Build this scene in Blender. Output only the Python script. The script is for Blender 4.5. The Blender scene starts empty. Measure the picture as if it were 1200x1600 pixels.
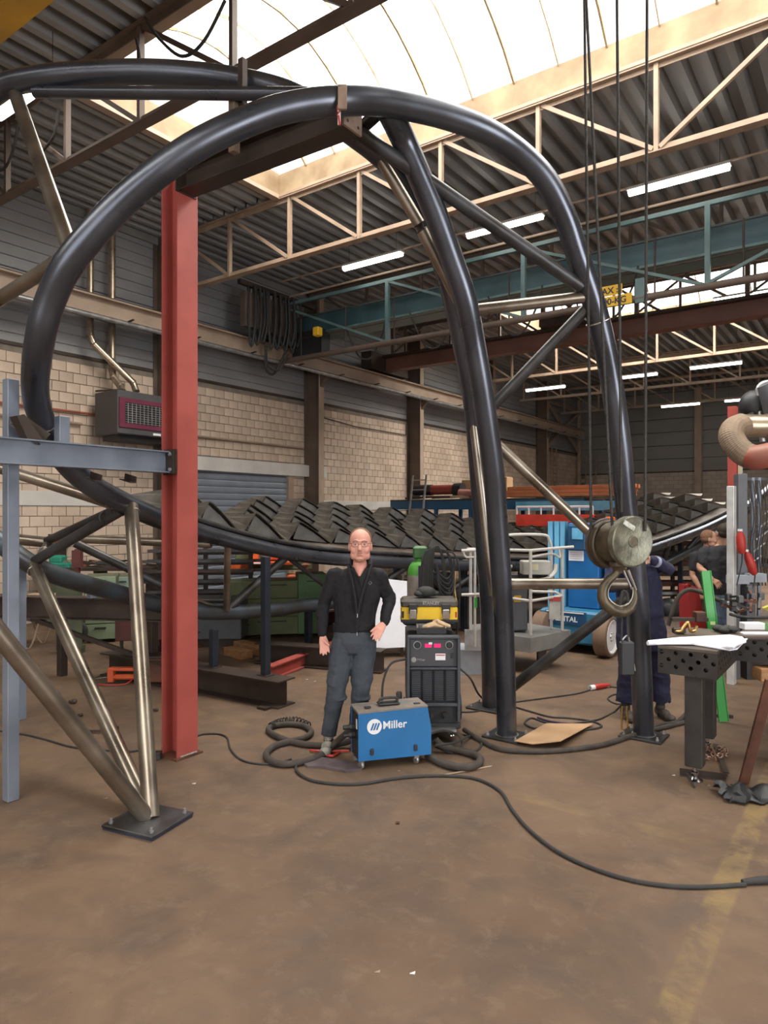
import bpy, bmesh, math, random
from mathutils import Vector, Matrix, Quaternion
random.seed(7)
S = bpy.context.scene
COL = S.collection
PI = math.pi

# ------------------------------------------------------------------ camera
# world axes follow the building: +Y runs along the left wall, +X across the hall.
F, HC, YAW = 1080.0, 1.95, math.radians(35.7)
SY, CY = math.sin(YAW), math.cos(YAW)
def M(cx, cy, z):                       # point given right / ahead of the camera's standpoint
    return Vector((CY*cx - SY*cy, SY*cx + CY*cy, z))
def C(u, v, d):                         # measured picture position at distance d ahead
    return M((u-600)/F*d, d, HC-(v-802)/F*d)
def G(u, v, z=0.0):                     # measured picture position of a point at height z
    d = F*(HC-z)/(v-802)
    return M((u-600)/F*d, d, z)
def XY(u, d, z=0.0):
    return M((u-600)/F*d, d, z)
cam_d = bpy.data.cameras.new('camera')
cam = bpy.data.objects.new('camera', cam_d); COL.objects.link(cam)
cam.location = (0, 0, HC); cam.rotation_euler = (PI/2, 0, YAW)
cam_d.sensor_fit = 'VERTICAL'; cam_d.sensor_height = 36.0
cam_d.lens = 36.0*F/1600.0; cam_d.shift_y = 2.0/1600.0
cam_d.clip_start = 0.05; cam_d.clip_end = 300
S.camera = cam
# ------------------------------------------------------------------ world and light
W = bpy.data.worlds.new('sky'); S.world = W; W.use_nodes = True
bg = W.node_tree.nodes['Background']; bg.inputs[0].default_value = (0.95, 0.97, 1.0, 1); bg.inputs[1].default_value = 2.2
def area(name, loc, sx, sy, power, rot=(0, 0, 0), col=(1, 1, 1)):
    l = bpy.data.lights.new(name, 'AREA'); l.shape = 'RECTANGLE'; l.size = sx; l.size_y = sy
    l.energy = power; l.color = col
    o = bpy.data.objects.new(name, l); COL.objects.link(o); o.location = loc; o.rotation_euler = rot
    return o
# overcast daylight above each roof light, and through the open hall doors behind the standpoint
area('daylight_over_roof_light', (-2.2, 6.95, 9.9), 13.4, 4.2, 1850, col=(1.0, .97, .93))
area('daylight_over_roof_light', (-2.2, 19.4, 9.9), 13.4, 4.2, 3000, col=(1.0, .97, .93))
area('daylight_over_roof_light', (-2.2, -4.0, 9.9), 13.4, 4.2, 2000, col=(1.0, .97, .93))
area('daylight_in_side_door', (8.1, 1.6, 2.6), 4.4, 4.8, 480, rot=(PI/2, 0, PI/2), col=(.95, .97, 1.0))
area('daylight_in_hall_door', (2.0, -8.6, 3.2), 10, 5.5, 230, rot=(math.radians(80), 0, 0), col=(.93, .96, 1.0))
S.view_settings.view_transform = 'Standard'; S.view_settings.look = 'None'
S.view_settings.gamma = 1.0; S.view_settings.use_curve_mapping = False
S.view_settings.exposure = 0.12
try: S.cycles.max_bounces = 6; S.cycles.transparent_max_bounces = 12
except Exception: pass

# ------------------------------------------------------------------ materials
MATS = {}
def mat(name, col, rough=.6, metal=0.0, var=0.15, scale=4.0, bump=0.0, bscale=40.0, emit=0, vcol=None, detail=4, spec=.5, coat=0, island=0, stretch=None):
    if name in MATS: return MATS[name]
    m = bpy.data.materials.new(name); m.use_nodes = True; nt = m.node_tree; N = nt.nodes; L = nt.links
    b = N['Principled BSDF']
    b.inputs['Roughness'].default_value = rough; b.inputs['Metallic'].default_value = metal
    b.inputs['Specular IOR Level'].default_value = spec; b.inputs['Coat Weight'].default_value = coat
    c = (*col, 1)
    tc = N.new('ShaderNodeTexCoord')
    src = tc.outputs['Object']
    if stretch:
        mp = N.new('ShaderNodeMapping'); mp.inputs['Scale'].default_value = stretch; L.new(src, mp.inputs[0]); src = mp.outputs[0]
    if var > 0 or vcol:
        n = N.new('ShaderNodeTexNoise'); n.inputs['Scale'].default_value = scale; n.inputs['Detail'].default_value = detail
        L.new(src, n.inputs['Vector'])
        mx = N.new('ShaderNodeMix'); mx.data_type = 'RGBA'
        c2 = vcol or tuple(x*(1-var) for x in col)
        c1 = col if vcol else tuple(min(1, x*(1+var)) for x in col)
        mx.inputs[6].default_value = (*c2, 1); mx.inputs[7].default_value = (*c1, 1)
        mr = N.new('ShaderNodeMapRange'); mr.inputs[1].default_value = .35; mr.inputs[2].default_value = .65
        L.new(n.outputs[0], mr.inputs[0]); L.new(mr.outputs[0], mx.inputs[0])
        out = mx.outputs[2]
        rr = N.new('ShaderNodeMapRange'); rr.inputs[1].default_value = .3; rr.inputs[2].default_value = .7
        rr.inputs[3].default_value = max(0, rough-.07); rr.inputs[4].default_value = min(1, rough+.07)
        L.new(n.outputs[0], rr.inputs[0]); L.new(rr.outputs[0], b.inputs['Roughness'])
        if island:
            ge = N.new('ShaderNodeNewGeometry'); oi = N.new('ShaderNodeObjectInfo')
            ad = N.new('ShaderNodeMath'); ad.operation = 'ADD'; L.new(ge.outputs['Random Per Island'], ad.inputs[0]); L.new(oi.outputs['Random'], ad.inputs[1])
            fr = N.new('ShaderNodeMath'); fr.operation = 'FRACT'; L.new(ad.outputs[0], fr.inputs[0])
            r2 = N.new('ShaderNodeMapRange'); r2.inputs[3].default_value = 1-island; r2.inputs[4].default_value = 1+island
            L.new(fr.outputs[0], r2.inputs[0])
            vm = N.new('ShaderNodeVectorMath'); vm.operation = 'SCALE'; L.new(out, vm.inputs[0]); L.new(r2.outputs[0], vm.inputs['Scale'])
            out = vm.outputs[0]
        L.new(out, b.inputs['Base Color'])
    else:
        b.inputs['Base Color'].default_value = c
    if bump:
        n2 = N.new('ShaderNodeTexNoise'); n2.inputs['Scale'].default_value = bscale; n2.inputs['Detail'].default_value = 3
        L.new(src, n2.inputs['Vector'])
        bp = N.new('ShaderNodeBump'); bp.inputs['Strength'].default_value = bump; bp.inputs['Distance'].default_value = .01
        L.new(n2.outputs[0], bp.inputs['Height']); L.new(bp.outputs[0], b.inputs['Normal'])
    if emit:
        b.inputs['Emission Color'].default_value = c; b.inputs['Emission Strength'].default_value = emit
    MATS[name] = m
    return m
mill = mat('mill_scale_steel', (.12, .128, .15), .30, .8, vcol=(.085, .09, .108), scale=2.0)
mill2 = mat('dull_mill_scale_steel', (.085, .085, .09), .42, .6, vcol=(.04, .035, .03), scale=4, bump=.15, bscale=30)
bright = mat('bare_drawn_steel', (.36, .31, .25), .33, .85, vcol=(.20, .165, .13), scale=3, bump=.02, bscale=12)
redlead = mat('red_primer', (.38, .078, .062), .5, 0, var=.1, scale=3)
greybeam = mat('blue_grey_mill_steel', (.24, .27, .325), .42, .3, vcol=(.17, .195, .24), scale=3, bump=.08, bscale=30)
darkbeam = mat('dark_brown_steel', (.070, .048, .037), .55, .3, vcol=(.038, .025, .019), scale=3, bump=.1)
rust = mat('rusty_steel', (.17, .065, .035), .7, .2, vcol=(.06, .025, .018), scale=3, bump=.2)
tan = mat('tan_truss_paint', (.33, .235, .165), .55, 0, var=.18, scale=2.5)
brownp = mat('brown_and_shaded_paint', (.115, .08, .06), .6, 0, var=.2, scale=2.5)  # brown paint, also the shade put into unlit trusses and column webs
teal = mat('teal_crane_paint', (.04, .085, .10), .45, 0, var=.2, scale=2)
tealL = mat('pale_teal_paint', (.10, .165, .165), .45, 0, var=.15, scale=3)
black = mat('black_plastic', (.02, .02, .022), .5, 0, var=.2)
rubber = mat('black_rubber', (.03, .028, .026), .75, 0, var=.3, scale=12)
hosem = mat('dusty_hose', (.065, .05, .04), .8, 0, vcol=(.035, .028, .022), scale=14)
galv = mat('galvanised_steel', (.42, .42, .42), .38, .7, var=.2, scale=8)
chrome = mat('polished_chrome', (.6, .6, .6), .18, 1, var=.05)
white = mat('white_paint', (.75, .75, .76), .5, 0, var=.04)
paper = mat('drawing_paper', (.86, .86, .92), .7, 0, var=.03)
weldm = mat('bright_weld_bead', (.45, .42, .38), .35, .9, var=.3, scale=60, bump=.6, bscale=120)
brassm = mat('brass', (.55, .36, .13), .3, .9, var=.1)
orange = mat('orange_paint', (.75, .13, .03), .5, 0, var=.15)
redp = mat('red_paint', (.40, .03, .022), .45, 0, var=.12)
greenp = mat('olive_green_paint', (.13, .19, .09), .6, 0, vcol=(.08, .11, .055), scale=4)
blueL = mat('lift_blue_paint', (.012, .12, .34), .4, 0, var=.1)
wood = mat('raw_timber', (.42, .22, .09), .7, 0, vcol=(.25, .12, .05), scale=6, stretch=(1, 8, 8))

# ------------------------------------------------------------------ mesh helpers
def basis(d, up=None):
    d = d.normalized()
    up = Vector(up) if up is not None else Vector((0, 0, 1))
    if abs(d.dot(up)) > .98: up = Vector((0, 1, 0)) if abs(d.y) < .9 else Vector((1, 0, 0))
    s = d.cross(up).normalized(); u = s.cross(d).normalized()
    return d, s, u
def smooth_path(pts, n=8, radii=None):
    P = [Vector(p) for p in pts]; out = []; R = []
    for i in range(len(P)-1):
        p0 = P[max(i-1, 0)]; p1 = P[i]; p2 = P[i+1]; p3 = P[min(i+2, len(P)-1)]
        for k in range(n):
            t = k/n
            out.append(.5*((2*p1) + (p2-p0)*t + (2*p0-5*p1+4*p2-p3)*t*t + (3*p1-p0-3*p2+p3)*t**3))
            if radii: R.append(radii[i]*(1-t)+radii[i+1]*t)
    out.append(P[-1])
    if radii: R.append(radii[-1]); return out, R
    return out
class MB:
    def __init__(s): s.v = []; s.f = []
    def add(s, vs, fs):
        b = len(s.v); s.v += [Vector(v) for v in vs]; s.f += [[b+i for i in f] for f in fs]; return s
    def box(s, c, d, R=None):
        c = Vector(c); x, y, z = d[0]/2, d[1]/2, d[2]/2
        vs = [Vector((a*x, b*y, e*z)) for e in (-1, 1) for b in (-1, 1) for a in (-1, 1)]
        if R is not None: vs = [R @ v for v in vs]
        return s.add([c+v for v in vs], [(0, 2, 3, 1), (4, 5, 7, 6), (0, 1, 5, 4), (1, 3, 7, 5), (3, 2, 6, 7), (2, 0, 4, 6)])
    def b2(s, lo, hi):
        return s.box([(a+b)/2 for a, b in zip(lo, hi)], [abs(b-a) for a, b in zip(lo, hi)])
    def bbox(s, c, d, r=.01, R=None):       # box with chamfered vertical and top edges
        x, y, z = d[0]/2, d[1]/2, d[2]/2; r = min(r, x*.9, y*.9, z*.9); c = Vector(c)
        rings = []
        for (zz, i) in ((-z, r), (-z+r, 0), (z-r, 0), (z, r)):
            X, Y = x-i, y-i; q = r*.7
            rings.append([Vector(p) for p in ((-X+q, -Y, zz), (X-q, -Y, zz), (X, -Y+q, zz), (X, Y-q, zz), (X-q, Y, zz), (-X+q, Y, zz), (-X, Y-q, zz), (-X, -Y+q, zz))])
        vs = [p for rg in rings for p in rg]
        if R is not None: vs = [R @ v for v in vs]
        fs = [tuple(reversed(range(8))), tuple(range(24, 32))]
        for k in range(3):
            for i in range(8): fs.append((k*8+i, k*8+(i+1) % 8, k*8+8+(i+1) % 8, k*8+8+i))
        return s.add([c+v for v in vs], fs)
    def bar(s, a, b, w, h, up=None):
        a = Vector(a); b = Vector(b); d, sd, u = basis(b-a, up)
        R = Matrix((sd, d, u)).transposed()
        return s.box((a+b)/2, (w, (b-a).length, h), R)
    def prof(s, a, b, poly, up=None, closed=True, caps=True):   # sweep a 2D outline from a to b
        a = Vector(a); b = Vector(b); d, sd, u = basis(b-a, up); n = len(poly)
        vs = [a+sd*p[0]+u*p[1] for p in poly]+[b+sd*p[0]+u*p[1] for p in poly]
        fs = [(i, (i+1) % n, n+(i+1) % n, n+i) for i in range(n if closed else n-1)]
        if caps and closed: fs += [tuple(reversed(range(n))), tuple(range(n, 2*n))]
        return s.add(vs, fs)
    def ibeam(s, a, b, w, h, tf, tw, up=None):
        W, H, q = w/2, h/2, tw/2
        p = [(-W, -H), (W, -H), (W, -H+tf), (q, -H+tf), (q, H-tf), (W, H-tf), (W, H), (-W, H), (-W, H-tf), (-q, H-tf), (-q, -H+tf), (-W, -H+tf)]
        return s.prof(a, b, p, up)
    def angle(s, a, b, w, t=.008, up=None):
        return s.prof(a, b, [(-w/2, -w/2), (w/2, -w/2), (w/2, -w/2+t), (-w/2+t, -w/2+t), (-w/2+t, w/2), (-w/2, w/2)], up)
    def tee(s, a, b, w, h, t, up=None):
        return s.prof(a, b, [(-w/2, 0), (w/2, 0), (w/2, t), (t/2, t), (t/2, h), (-t/2, h), (-t/2, t), (-w/2, t)], up)
    def chan(s, a, b, w, h, t, up=None):
        W, H = w/2, h/2
        return s.prof(a, b, [(-W, -H), (W, -H), (W, -H+t), (-W+t, -H+t), (-W+t, H-t), (W, H-t), (W, H), (-W, H)], up)
    def tube(s, pts, r, seg=12, caps=True, sq=1.0):
        P = [Vector(p) for p in pts]; n = len(P)
        rr = r if isinstance(r, (list, tuple)) else [r]*n
        T = [(P[min(i+1, n-1)]-P[max(i-1, 0)]).normalized() for i in range(n)]
        _, x, y = basis(T[0]); vs = []
        for i in range(n):
            if i:
                q = T[i-1].rotation_difference(T[i]); x = q @ x; y = q @ y
            for k in range(seg):
                a = 2*PI*k/seg
                vs.append(P[i]+x*(math.cos(a)*rr[i])+y*(math.sin(a)*rr[i]*sq))
        fs = []
        for i in range(n-1):
            for k in range(seg):
                fs.append((i*seg+k, i*seg+(k+1) % seg, (i+1)*seg+(k+1) % seg, (i+1)*seg+k))
        if caps: fs += [tuple(reversed(range(seg))), tuple((n-1)*seg+k for k in range(seg))]
        return s.add(vs, fs)
    def rod(s, a, b, r, seg=12): return s.tube([a, b], r, seg)
    def ring(s, c, n, r, t, seg=24, ts=8):
        c = Vector(c); _, x, y = basis(Vector(n)); z = Vector(n).normalized(); vs = []; fs = []
        for i in range(seg):
            a = 2*PI*i/seg; d = x*math.cos(a)+y*math.sin(a)
            for k in range(ts):
                b = 2*PI*k/ts; vs.append(c+d*(r+t*math.cos(b))+z*(t*math.sin(b)))
        for i in range(seg):
            for k in range(ts):
                fs.append((i*ts+k, ((i+1) % seg)*ts+k, ((i+1) % seg)*ts+(k+1) % ts, i*ts+(k+1) % ts))
        return s.add(vs, fs)
    def lathe(s, c, n, prof, seg=24):        # prof: (radius, height along n)
        c = Vector(c); z = Vector(n).normalized(); _, x, y = basis(z); vs = []; m = len(prof)
        for (r, h) in prof:
            for k in range(seg):
                a = 2*PI*k/seg; vs.append(c+z*h+x*(r*math.cos(a))+y*(r*math.sin(a)))
        fs = [(i*seg+k, (i+1)*seg+k, (i+1)*seg+(k+1) % seg, i*seg+(k+1) % seg) for i in range(m-1) for k in range(seg)]
        if prof[0][0] > 1e-5: fs.append(tuple(range(seg)))
        if prof[-1][0] > 1e-5: fs.append(tuple(reversed([(m-1)*seg+k for k in range(seg)])))
        return s.add(vs, fs)
    def ball(s, c, r, seg=16, rings=10, R=None):
        r = r if isinstance(r, (tuple, list)) else (r, r, r); c = Vector(c); vs = []; fs = []
        for i in range(rings+1):
            th = PI*i/rings
            for k in range(seg):
                a = 2*PI*k/seg; p = Vector((r[0]*math.sin(th)*math.cos(a), r[1]*math.sin(th)*math.sin(a), r[2]*math.cos(th)))
                vs.append(c+(R @ p if R is not None else p))
        for i in range(rings):
            for k in range(seg): fs.append((i*seg+k, (i+1)*seg+k, (i+1)*seg+(k+1) % seg, i*seg+(k+1) % seg))
        return s.add(vs, fs)
    def prism(s, poly, off):                 # 3D polygon extruded by a vector
        n = len(poly); P = [Vector(p) for p in poly]; off = Vector(off)
        return s.add(P+[p+off for p in P], [tuple(reversed(range(n))), tuple(range(n, 2*n))]+[(i, (i+1) % n, n+(i+1) % n, n+i) for i in range(n)])
    def loft(s, secs, seg=16):               # secs: (centre, rx, ry[, x-axis, y-axis])
        vs = []
        for sc in secs:
            c = Vector(sc[0]); X = Vector(sc[3]) if len(sc) > 3 else Vector((1, 0, 0)); Y = Vector(sc[4]) if len(sc) > 4 else Vector((0, 1, 0))
            for k in range(seg):
                a = 2*PI*k/seg; ca, sa = math.cos(a), math.sin(a)
                vs.append(c+X*(sc[1]*ca)+Y*(sc[2]*sa))
        n = len(secs)
        fs = [(i*seg+k, i*seg+(k+1) % seg, (i+1)*seg+(k+1) % seg, (i+1)*seg+k) for i in range(n-1) for k in range(seg)]
        fs += [tuple(reversed(range(seg))), tuple((n-1)*seg+k for k in range(seg))]
        return s.add(vs, fs)
    def build(s, name, m, parent=None, smooth=False, kind=None, fix=True, local=False):
        off = Vector((0, 0, 0)); p = parent
        while p is not None and not local: off += p.location; p = p.parent
        me = bpy.data.meshes.new(name)
        me.from_pydata([v-off for v in s.v], [], s.f); me.update()
        bm = bmesh.new(); bm.from_mesh(me)
        bmesh.ops.remove_doubles(bm, verts=bm.verts, dist=1e-6) if smooth and len(s.v) < 4000 else None
        if fix: bmesh.ops.recalc_face_normals(bm, faces=bm.faces)
        if smooth:
            for f in bm.faces: f.smooth = True
            for e in bm.edges:
                if len(e.link_faces) == 2 and e.calc_face_angle(0) > math.radians(38): e.smooth = False
        bm.to_mesh(me); bm.free()
        me.materials.append(m)
        o = bpy.data.objects.new(name, me); COL.objects.link(o); o.parent = parent
        if kind: o['kind'] = kind
        return o
def thing(name, label, cat, loc=(0, 0, 0), group=None, rz=0):
    o = bpy.data.objects.new(name, None); COL.objects.link(o); o.location = loc; o.rotation_euler = (0, 0, rz)
    o['label'] = label; o['category'] = cat
    if group: o['group'] = group
    o.empty_display_size = .1
    return o
def tag(o, label, cat, group=None, kind=None):
    o['label'] = label; o['category'] = cat
    if group: o['group'] = group
    if kind: o['kind'] = kind
    return o
def base_empty(name, kind='structure', loc=(0, 0, 0)):
    o = bpy.data.objects.new(name, None); COL.objects.link(o); o['kind'] = kind; o.location = loc; return o
def rerender(o, name, me, m, parent):
    q = bpy.data.objects.new(name, me); COL.objects.link(q); q.parent = parent; return q
def copy_tree(o, parent=None):
    c = o.copy(); COL.objects.link(c); c.parent = parent
    for ch in list(o.children): copy_tree(ch, c)
    return c
def text(body, size, m, parent, origin, right, up, depth=.002, name='lettering', align='LEFT', bold=0, local=False):
    cu = bpy.data.curves.new(name, 'FONT'); cu.body = body; cu.size = size; cu.extrude = depth/2; cu.align_x = align; cu.offset = bold
    t = bpy.data.objects.new('tmp', cu); COL.objects.link(t)
    dg = bpy.context.evaluated_depsgraph_get(); me = bpy.data.meshes.new_from_object(t.evaluated_get(dg))
    bpy.data.objects.remove(t)
    r = Vector(right).normalized(); u = Vector(up).normalized(); n = r.cross(u)
    Mx = Matrix.Translation(Vector(origin)) @ Matrix((r, u, n)).transposed().to_4x4()
    me.transform(Mx)
    off = Vector((0, 0, 0)); p = parent
    while p is not None and not local: off += p.location; p = p.parent
    me.transform(Matrix.Translation(-off)); me.name = name
    me.materials.clear(); me.materials.append(m)
    o = bpy.data.objects.new(name, me); COL.objects.link(o); o.parent = parent
    return o
# ================================================================== THE HALL
XL, XR, YB, YF = -12.2, 8.2, 33.9, -9.0
ZD = 7.65
# ---- floor: worn brown concrete with faded yellow markings
def floor_material():
    m = bpy.data.materials.new('worn_concrete_floor'); m.use_nodes = True; nt = m.node_tree; N = nt.nodes; L = nt.links
    b = N['Principled BSDF']; tc = N.new('ShaderNodeTexCoord'); o = tc.outputs['Object']
    def noise(sc, det=6, dist=0.0, rough=.55):
        n = N.new('ShaderNodeTexNoise'); n.inputs['Scale'].default_value = sc; n.inputs['Detail'].default_value = det
        n.inputs['Distortion'].default_value = dist; n.inputs['Roughness'].default_value = rough; L.new(o, n.inputs[0]); return n.outputs[0]
    def ramp(src, a, b_, lo=0.0, hi=1.0):
        r = N.new('ShaderNodeMapRange'); r.inputs[1].default_value = a; r.inputs[2].default_value = b_; r.inputs[3].default_value = lo; r.inputs[4].default_value = hi
        L.new(src, r.inputs[0]); return r.outputs[0]
    def mix(f, c1, c2):
        x = N.new('ShaderNodeMix'); x.data_type = 'RGBA'
        L.new(f, x.inputs[0])
        for i, c in ((6, c1), (7, c2)):
            if isinstance(c, tuple): x.inputs[i].default_value = (*c, 1)
            else: L.new(c, x.inputs[i])
        return x.outputs[2]
    def math_(op, a, b_=0.0):
        x = N.new('ShaderNodeMath'); x.operation = op
        for i, c in ((0, a), (1, b_)):
            if isinstance(c, (int, float)): x.inputs[i].default_value = c
            else: L.new(c, x.inputs[i])
        return x.outputs[0]
    c = mix(ramp(noise(.55, 5, .6), .35, .68), (.118, .073, .046), (.185, .118, .073))
    c = mix(ramp(noise(2.2, 6, .8), .42, .72, 0, .75), c, (.078, .054, .041))
    c = mix(ramp(noise(7, 8, .3, .7), .52, .75, 0, .55), c, (.215, .148, .098))
    c = mix(ramp(noise(.9, 3, 1.5), .60, .72, 0, .5), c, (.09, .066, .055))
    c = mix(ramp(noise(60, 3), .66, .75, 0, .5), c, (.06, .045, .038))
    sp = N.new('ShaderNodeSeparateXYZ'); L.new(o, sp.inputs[0])
    wear = ramp(noise(3.0, 6, .5, .7), .42, .6)
    def line(axis, pos, w):
        d = math_('ABSOLUTE', math_('SUBTRACT', sp.outputs[axis], pos))
        return math_('MULTIPLY', ramp(d, w, w+.02, 1, 0), wear)
    yel = (.30, .21, .075)
    c = mix(math_('MULTIPLY', line(0, -.66, .055), .5), c, yel)
    c = mix(math_('MULTIPLY', line(1, 4.42, .05), .2), c, yel)
    L.new(c, b.inputs['Base Color'])
    L.new(ramp(noise(1.6, 4, .5), .3, .7, .48, .8), b.inputs['Roughness'])
    b.inputs['Specular IOR Level'].default_value = .35
    bp = N.new('ShaderNodeBump'); bp.inputs['Strength'].default_value = .25; bp.inputs['Distance'].default_value = .006
    L.new(noise(18, 6), bp.inputs['Height']); L.new(bp.outputs[0], b.inputs['Normal'])
    return m
MB().b2((XL-.4, YF-6, -.2), (XR+.4, YB+.4, 0)).build('floor', floor_material(), kind='structure')

blockm = mat('sand_lime_block', (.58, .46, .36), .85, 0, vcol=(.46, .35, .265), scale=1.2, bump=.3, bscale=35, island=.10)
mortar = mat('grey_mortar', (.20, .165, .135), .9, 0, var=.15, scale=5)
clad = mat('grey_wall_cladding', (.34, .34, .345), .5, .2, vcol=(.25, .25, .255), scale=1.2, stretch=(1, .4, 1))
cladB = mat('dim_rear_cladding', (.24, .235, .22), .6, .1, vcol=(.19, .185, .17), scale=.8)
conc = mat('pale_concrete_band', (.56, .53, .49), .8, 0, var=.08, scale=2)
decklight = mat('galvanised_deck', (.42, .42, .41), .45, .35, vcol=(.30, .30, .30), scale=1.5, stretch=(1, .2, 1))
kerbm = mat('stained_kerb_board', (.34, .25, .15), .75, 0, vcol=(.22, .145, .08), scale=2.6, bump=.15)

# ---- left wall
wl = base_empty('wall_left', loc=(XL, 0, 0))
DY0, DY1, DZ = 9.25, 12.85, 2.9
m_ = MB(); m_.b2((XL-.3, YF, 0), (XL-.012, DY0, 4.9)).b2((XL-.3, DY1, 0), (XL-.012, YB, 4.9)).b2((XL-.3, DY0, DZ), (XL-.012, DY1, 4.9))
m_.build('mortar_core', mortar, wl)
BW, BH, J = .27, .19, .012
first = None; n_b = 0; stuff = MB()
colY = [4.1, 8.9, 13.5, 18.3, 23.3, 28.4]
cells = []
for r in range(26):
    z0 = r*BH
    if z0+BH > 4.92: break
    y = YF + (BW/2 if r % 2 else 0)
    while y < YB:
        y0, y1 = y+J/2, y+BW-J/2; y += BW
        zc = z0+BH/2
        if 2.09 < zc < 2.34 and not (DY0-.1 < y0 < DY1): continue
        if y1 > DY0 and y0 < DY1 and zc < DZ+.3: continue
        cells.append((y0, y1, z0+J/2, z0+BH-J/2))
cells.sort(key=lambda c: (0 if (c[0] > 5.6 and c[2] > 2.34 and c[1] < 9.0) else 1 if (c[0] > 9 and c[2] > 3.1) else 2 if (c[0] > 5.8 and c[2] > .9) else 3, c[0]))
bm_ = MB().bbox((0, 0, 0), (.03, BW-J, BH-J), .006)
for i, (y0, y1, z0, z1) in enumerate(cells):
    if i < 299:
        if first is None:
            first = bm_.build('brick', blockm, wl, local=True); q = first
        else: q = first.copy(); COL.objects.link(q)
        q.location = (-.009+random.uniform(-.002, .002), (y0+y1)/2, (z0+z1)/2)
    elif y0 > 3.5:
        x = XL+.006+random.uniform(-.002, .002)
        stuff.add([(x, y0, z0), (x, y1, z0), (x, y1, z1), (x, y0, z1), (x-.03, y0, z0), (x-.03, y1, z0), (x-.03, y1, z1), (x-.03, y0, z1)],
                  [(0, 1, 2, 3), (0, 4, 5, 1), (1, 5, 6, 2), (2, 6, 7, 3), (3, 7, 4, 0)])
stuff.build('bricks', blockm, wl, kind='stuff')
# concrete bands
MB().b2((XL-.02, 3, 2.09), (XL+.03, DY0-.35, 2.35)).build('concrete_band', conc, wl)
MB().b2((XL-.02, DY1+1.3, 2.05), (XL+.03, YB, 2.3)).build('concrete_band', conc, wl)
MB().b2((XL-.02, 9.05, DZ), (XL+.10, 14.2, DZ+.3)).build('door_lintel', conc, wl)
# profiled cladding above
def ribbed(y0, y1, z0, z1, x, m, name, parent, period=.2):
    mb = MB(); z = z0; pts = []
    while z < z1-.01:
        zz = min(z+period, z1)
        pts += [(0, z), (0, z+(zz-z)*.80), (-.025, z+(zz-z)*.86), (-.025, z+(zz-z)*.94)]; z = zz
    pts.append((0, z1))
    vs = [(x+a, y0, b) for a, b in pts]+[(x+a, y1, b) for a, b in pts]; n = len(pts)
    mb.add(vs, [(i, i+1, n+i+1, n+i) for i in range(n-1)])
    mb.b2((x-.2, y0, z0), (x-.03, y1, z1))
    return mb.build(name, m, parent)
ys = [YF, -4.5, -.2, 4.1, 8.9, 13.5, 18.3, 23.3, 28.4, YB]
for a, b in zip(ys, ys[1:]):
    ribbed(a+.005, b-.005, 4.88, 6.2, XL, clad, 'cladding_panel', wl)
    ribbed(a+.005, b-.005, 6.21, 7.75, XL, clad, 'cladding_panel', wl)
MB().b2((XL-.02, YF, 4.86), (XL+.02, YB, 4.92)).build('flashing', darkbeam, wl)

# roller door
d1 = base_empty('door_1', loc=(XL, 0, 0))
MB().b2((XL-.3, DY0, 0), (XL-.05, DY1, DZ)).build('backing', darkbeam, d1)
dm = mat('roller_door_slat', (.24, .27, .32), .5, .3, var=.1, scale=2)
zz = 0.02; fs_ = None
while zz < DZ-.02:
    mb = MB().prof((XL-.03, DY0+.05, zz+.075), (XL-.03, DY1-.05, zz+.075), [(-.012, -.073), (.012, -.073), (.022, -.03), (.022, .03), (.012, .065), (-.012, .065)])
    mb.build('slat', dm, d1); zz += .15
MB().b2((XL-.06, DY0-.02, 0), (XL+.04, DY0+.08, DZ)).build('guide_rail', tan, d1)
MB().b2((XL-.06, DY1-.08, 0), (XL+.06, DY1+.10, DZ)).build('guide_rail', tan, d1)

# ---- columns on the left wall, and the crane runway
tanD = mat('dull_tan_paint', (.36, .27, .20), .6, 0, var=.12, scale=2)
for k, y in enumerate(colY):
    MB().ibeam((XL+.26, y, 0), (XL+.26, y, ZD), .20, .50, .018, .012, up=(1, 0, 0)).build('trim_%d' % (k+11), brownp, kind='structure')  # brown puts the shade on the column's side into its colour
    MB().b2((XL+.511, y-.10, 0), (XL+.518, y+.10, ZD)).build('trim_%d' % (k+21), tanD, kind='structure')  # thin tan strip added as the lit flange face
runway = thing('crane_runway_beam', 'long beige crane runway beam on brackets along the left wall', 'beam', (-11.55, 0, 5.8))
MB().ibeam((-11.54, YF+1, 5.70), (-11.54, 32.5, 5.70), .26, .34, .03, .02).build('girder', tanD, runway)
MB().b2((-11.57, YF+1, 5.87), (-11.51, 32.5, 5.92)).build('rail', darkbeam, runway)
MB().tube([(-11.42, YF+1, 5.48), (-11.42, 32.2, 5.48)], .045, 10).build('conductor_pipe', galv, runway, smooth=True)
y = 4.6
while y < 32:
    MB().bar((-11.46, y, 5.52), (-11.25, y, 5.54), .04, .02).build('hanger_clip', darkbeam, runway); y += 1.55
for y in colY:
    MB().prism([(-11.68, y-.06, 5.53), (-11.40, y-.06, 5.53), (-11.68, y-.06, 5.20)], (0, .12, 0)).build('bracket', brownp, runway)

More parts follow.
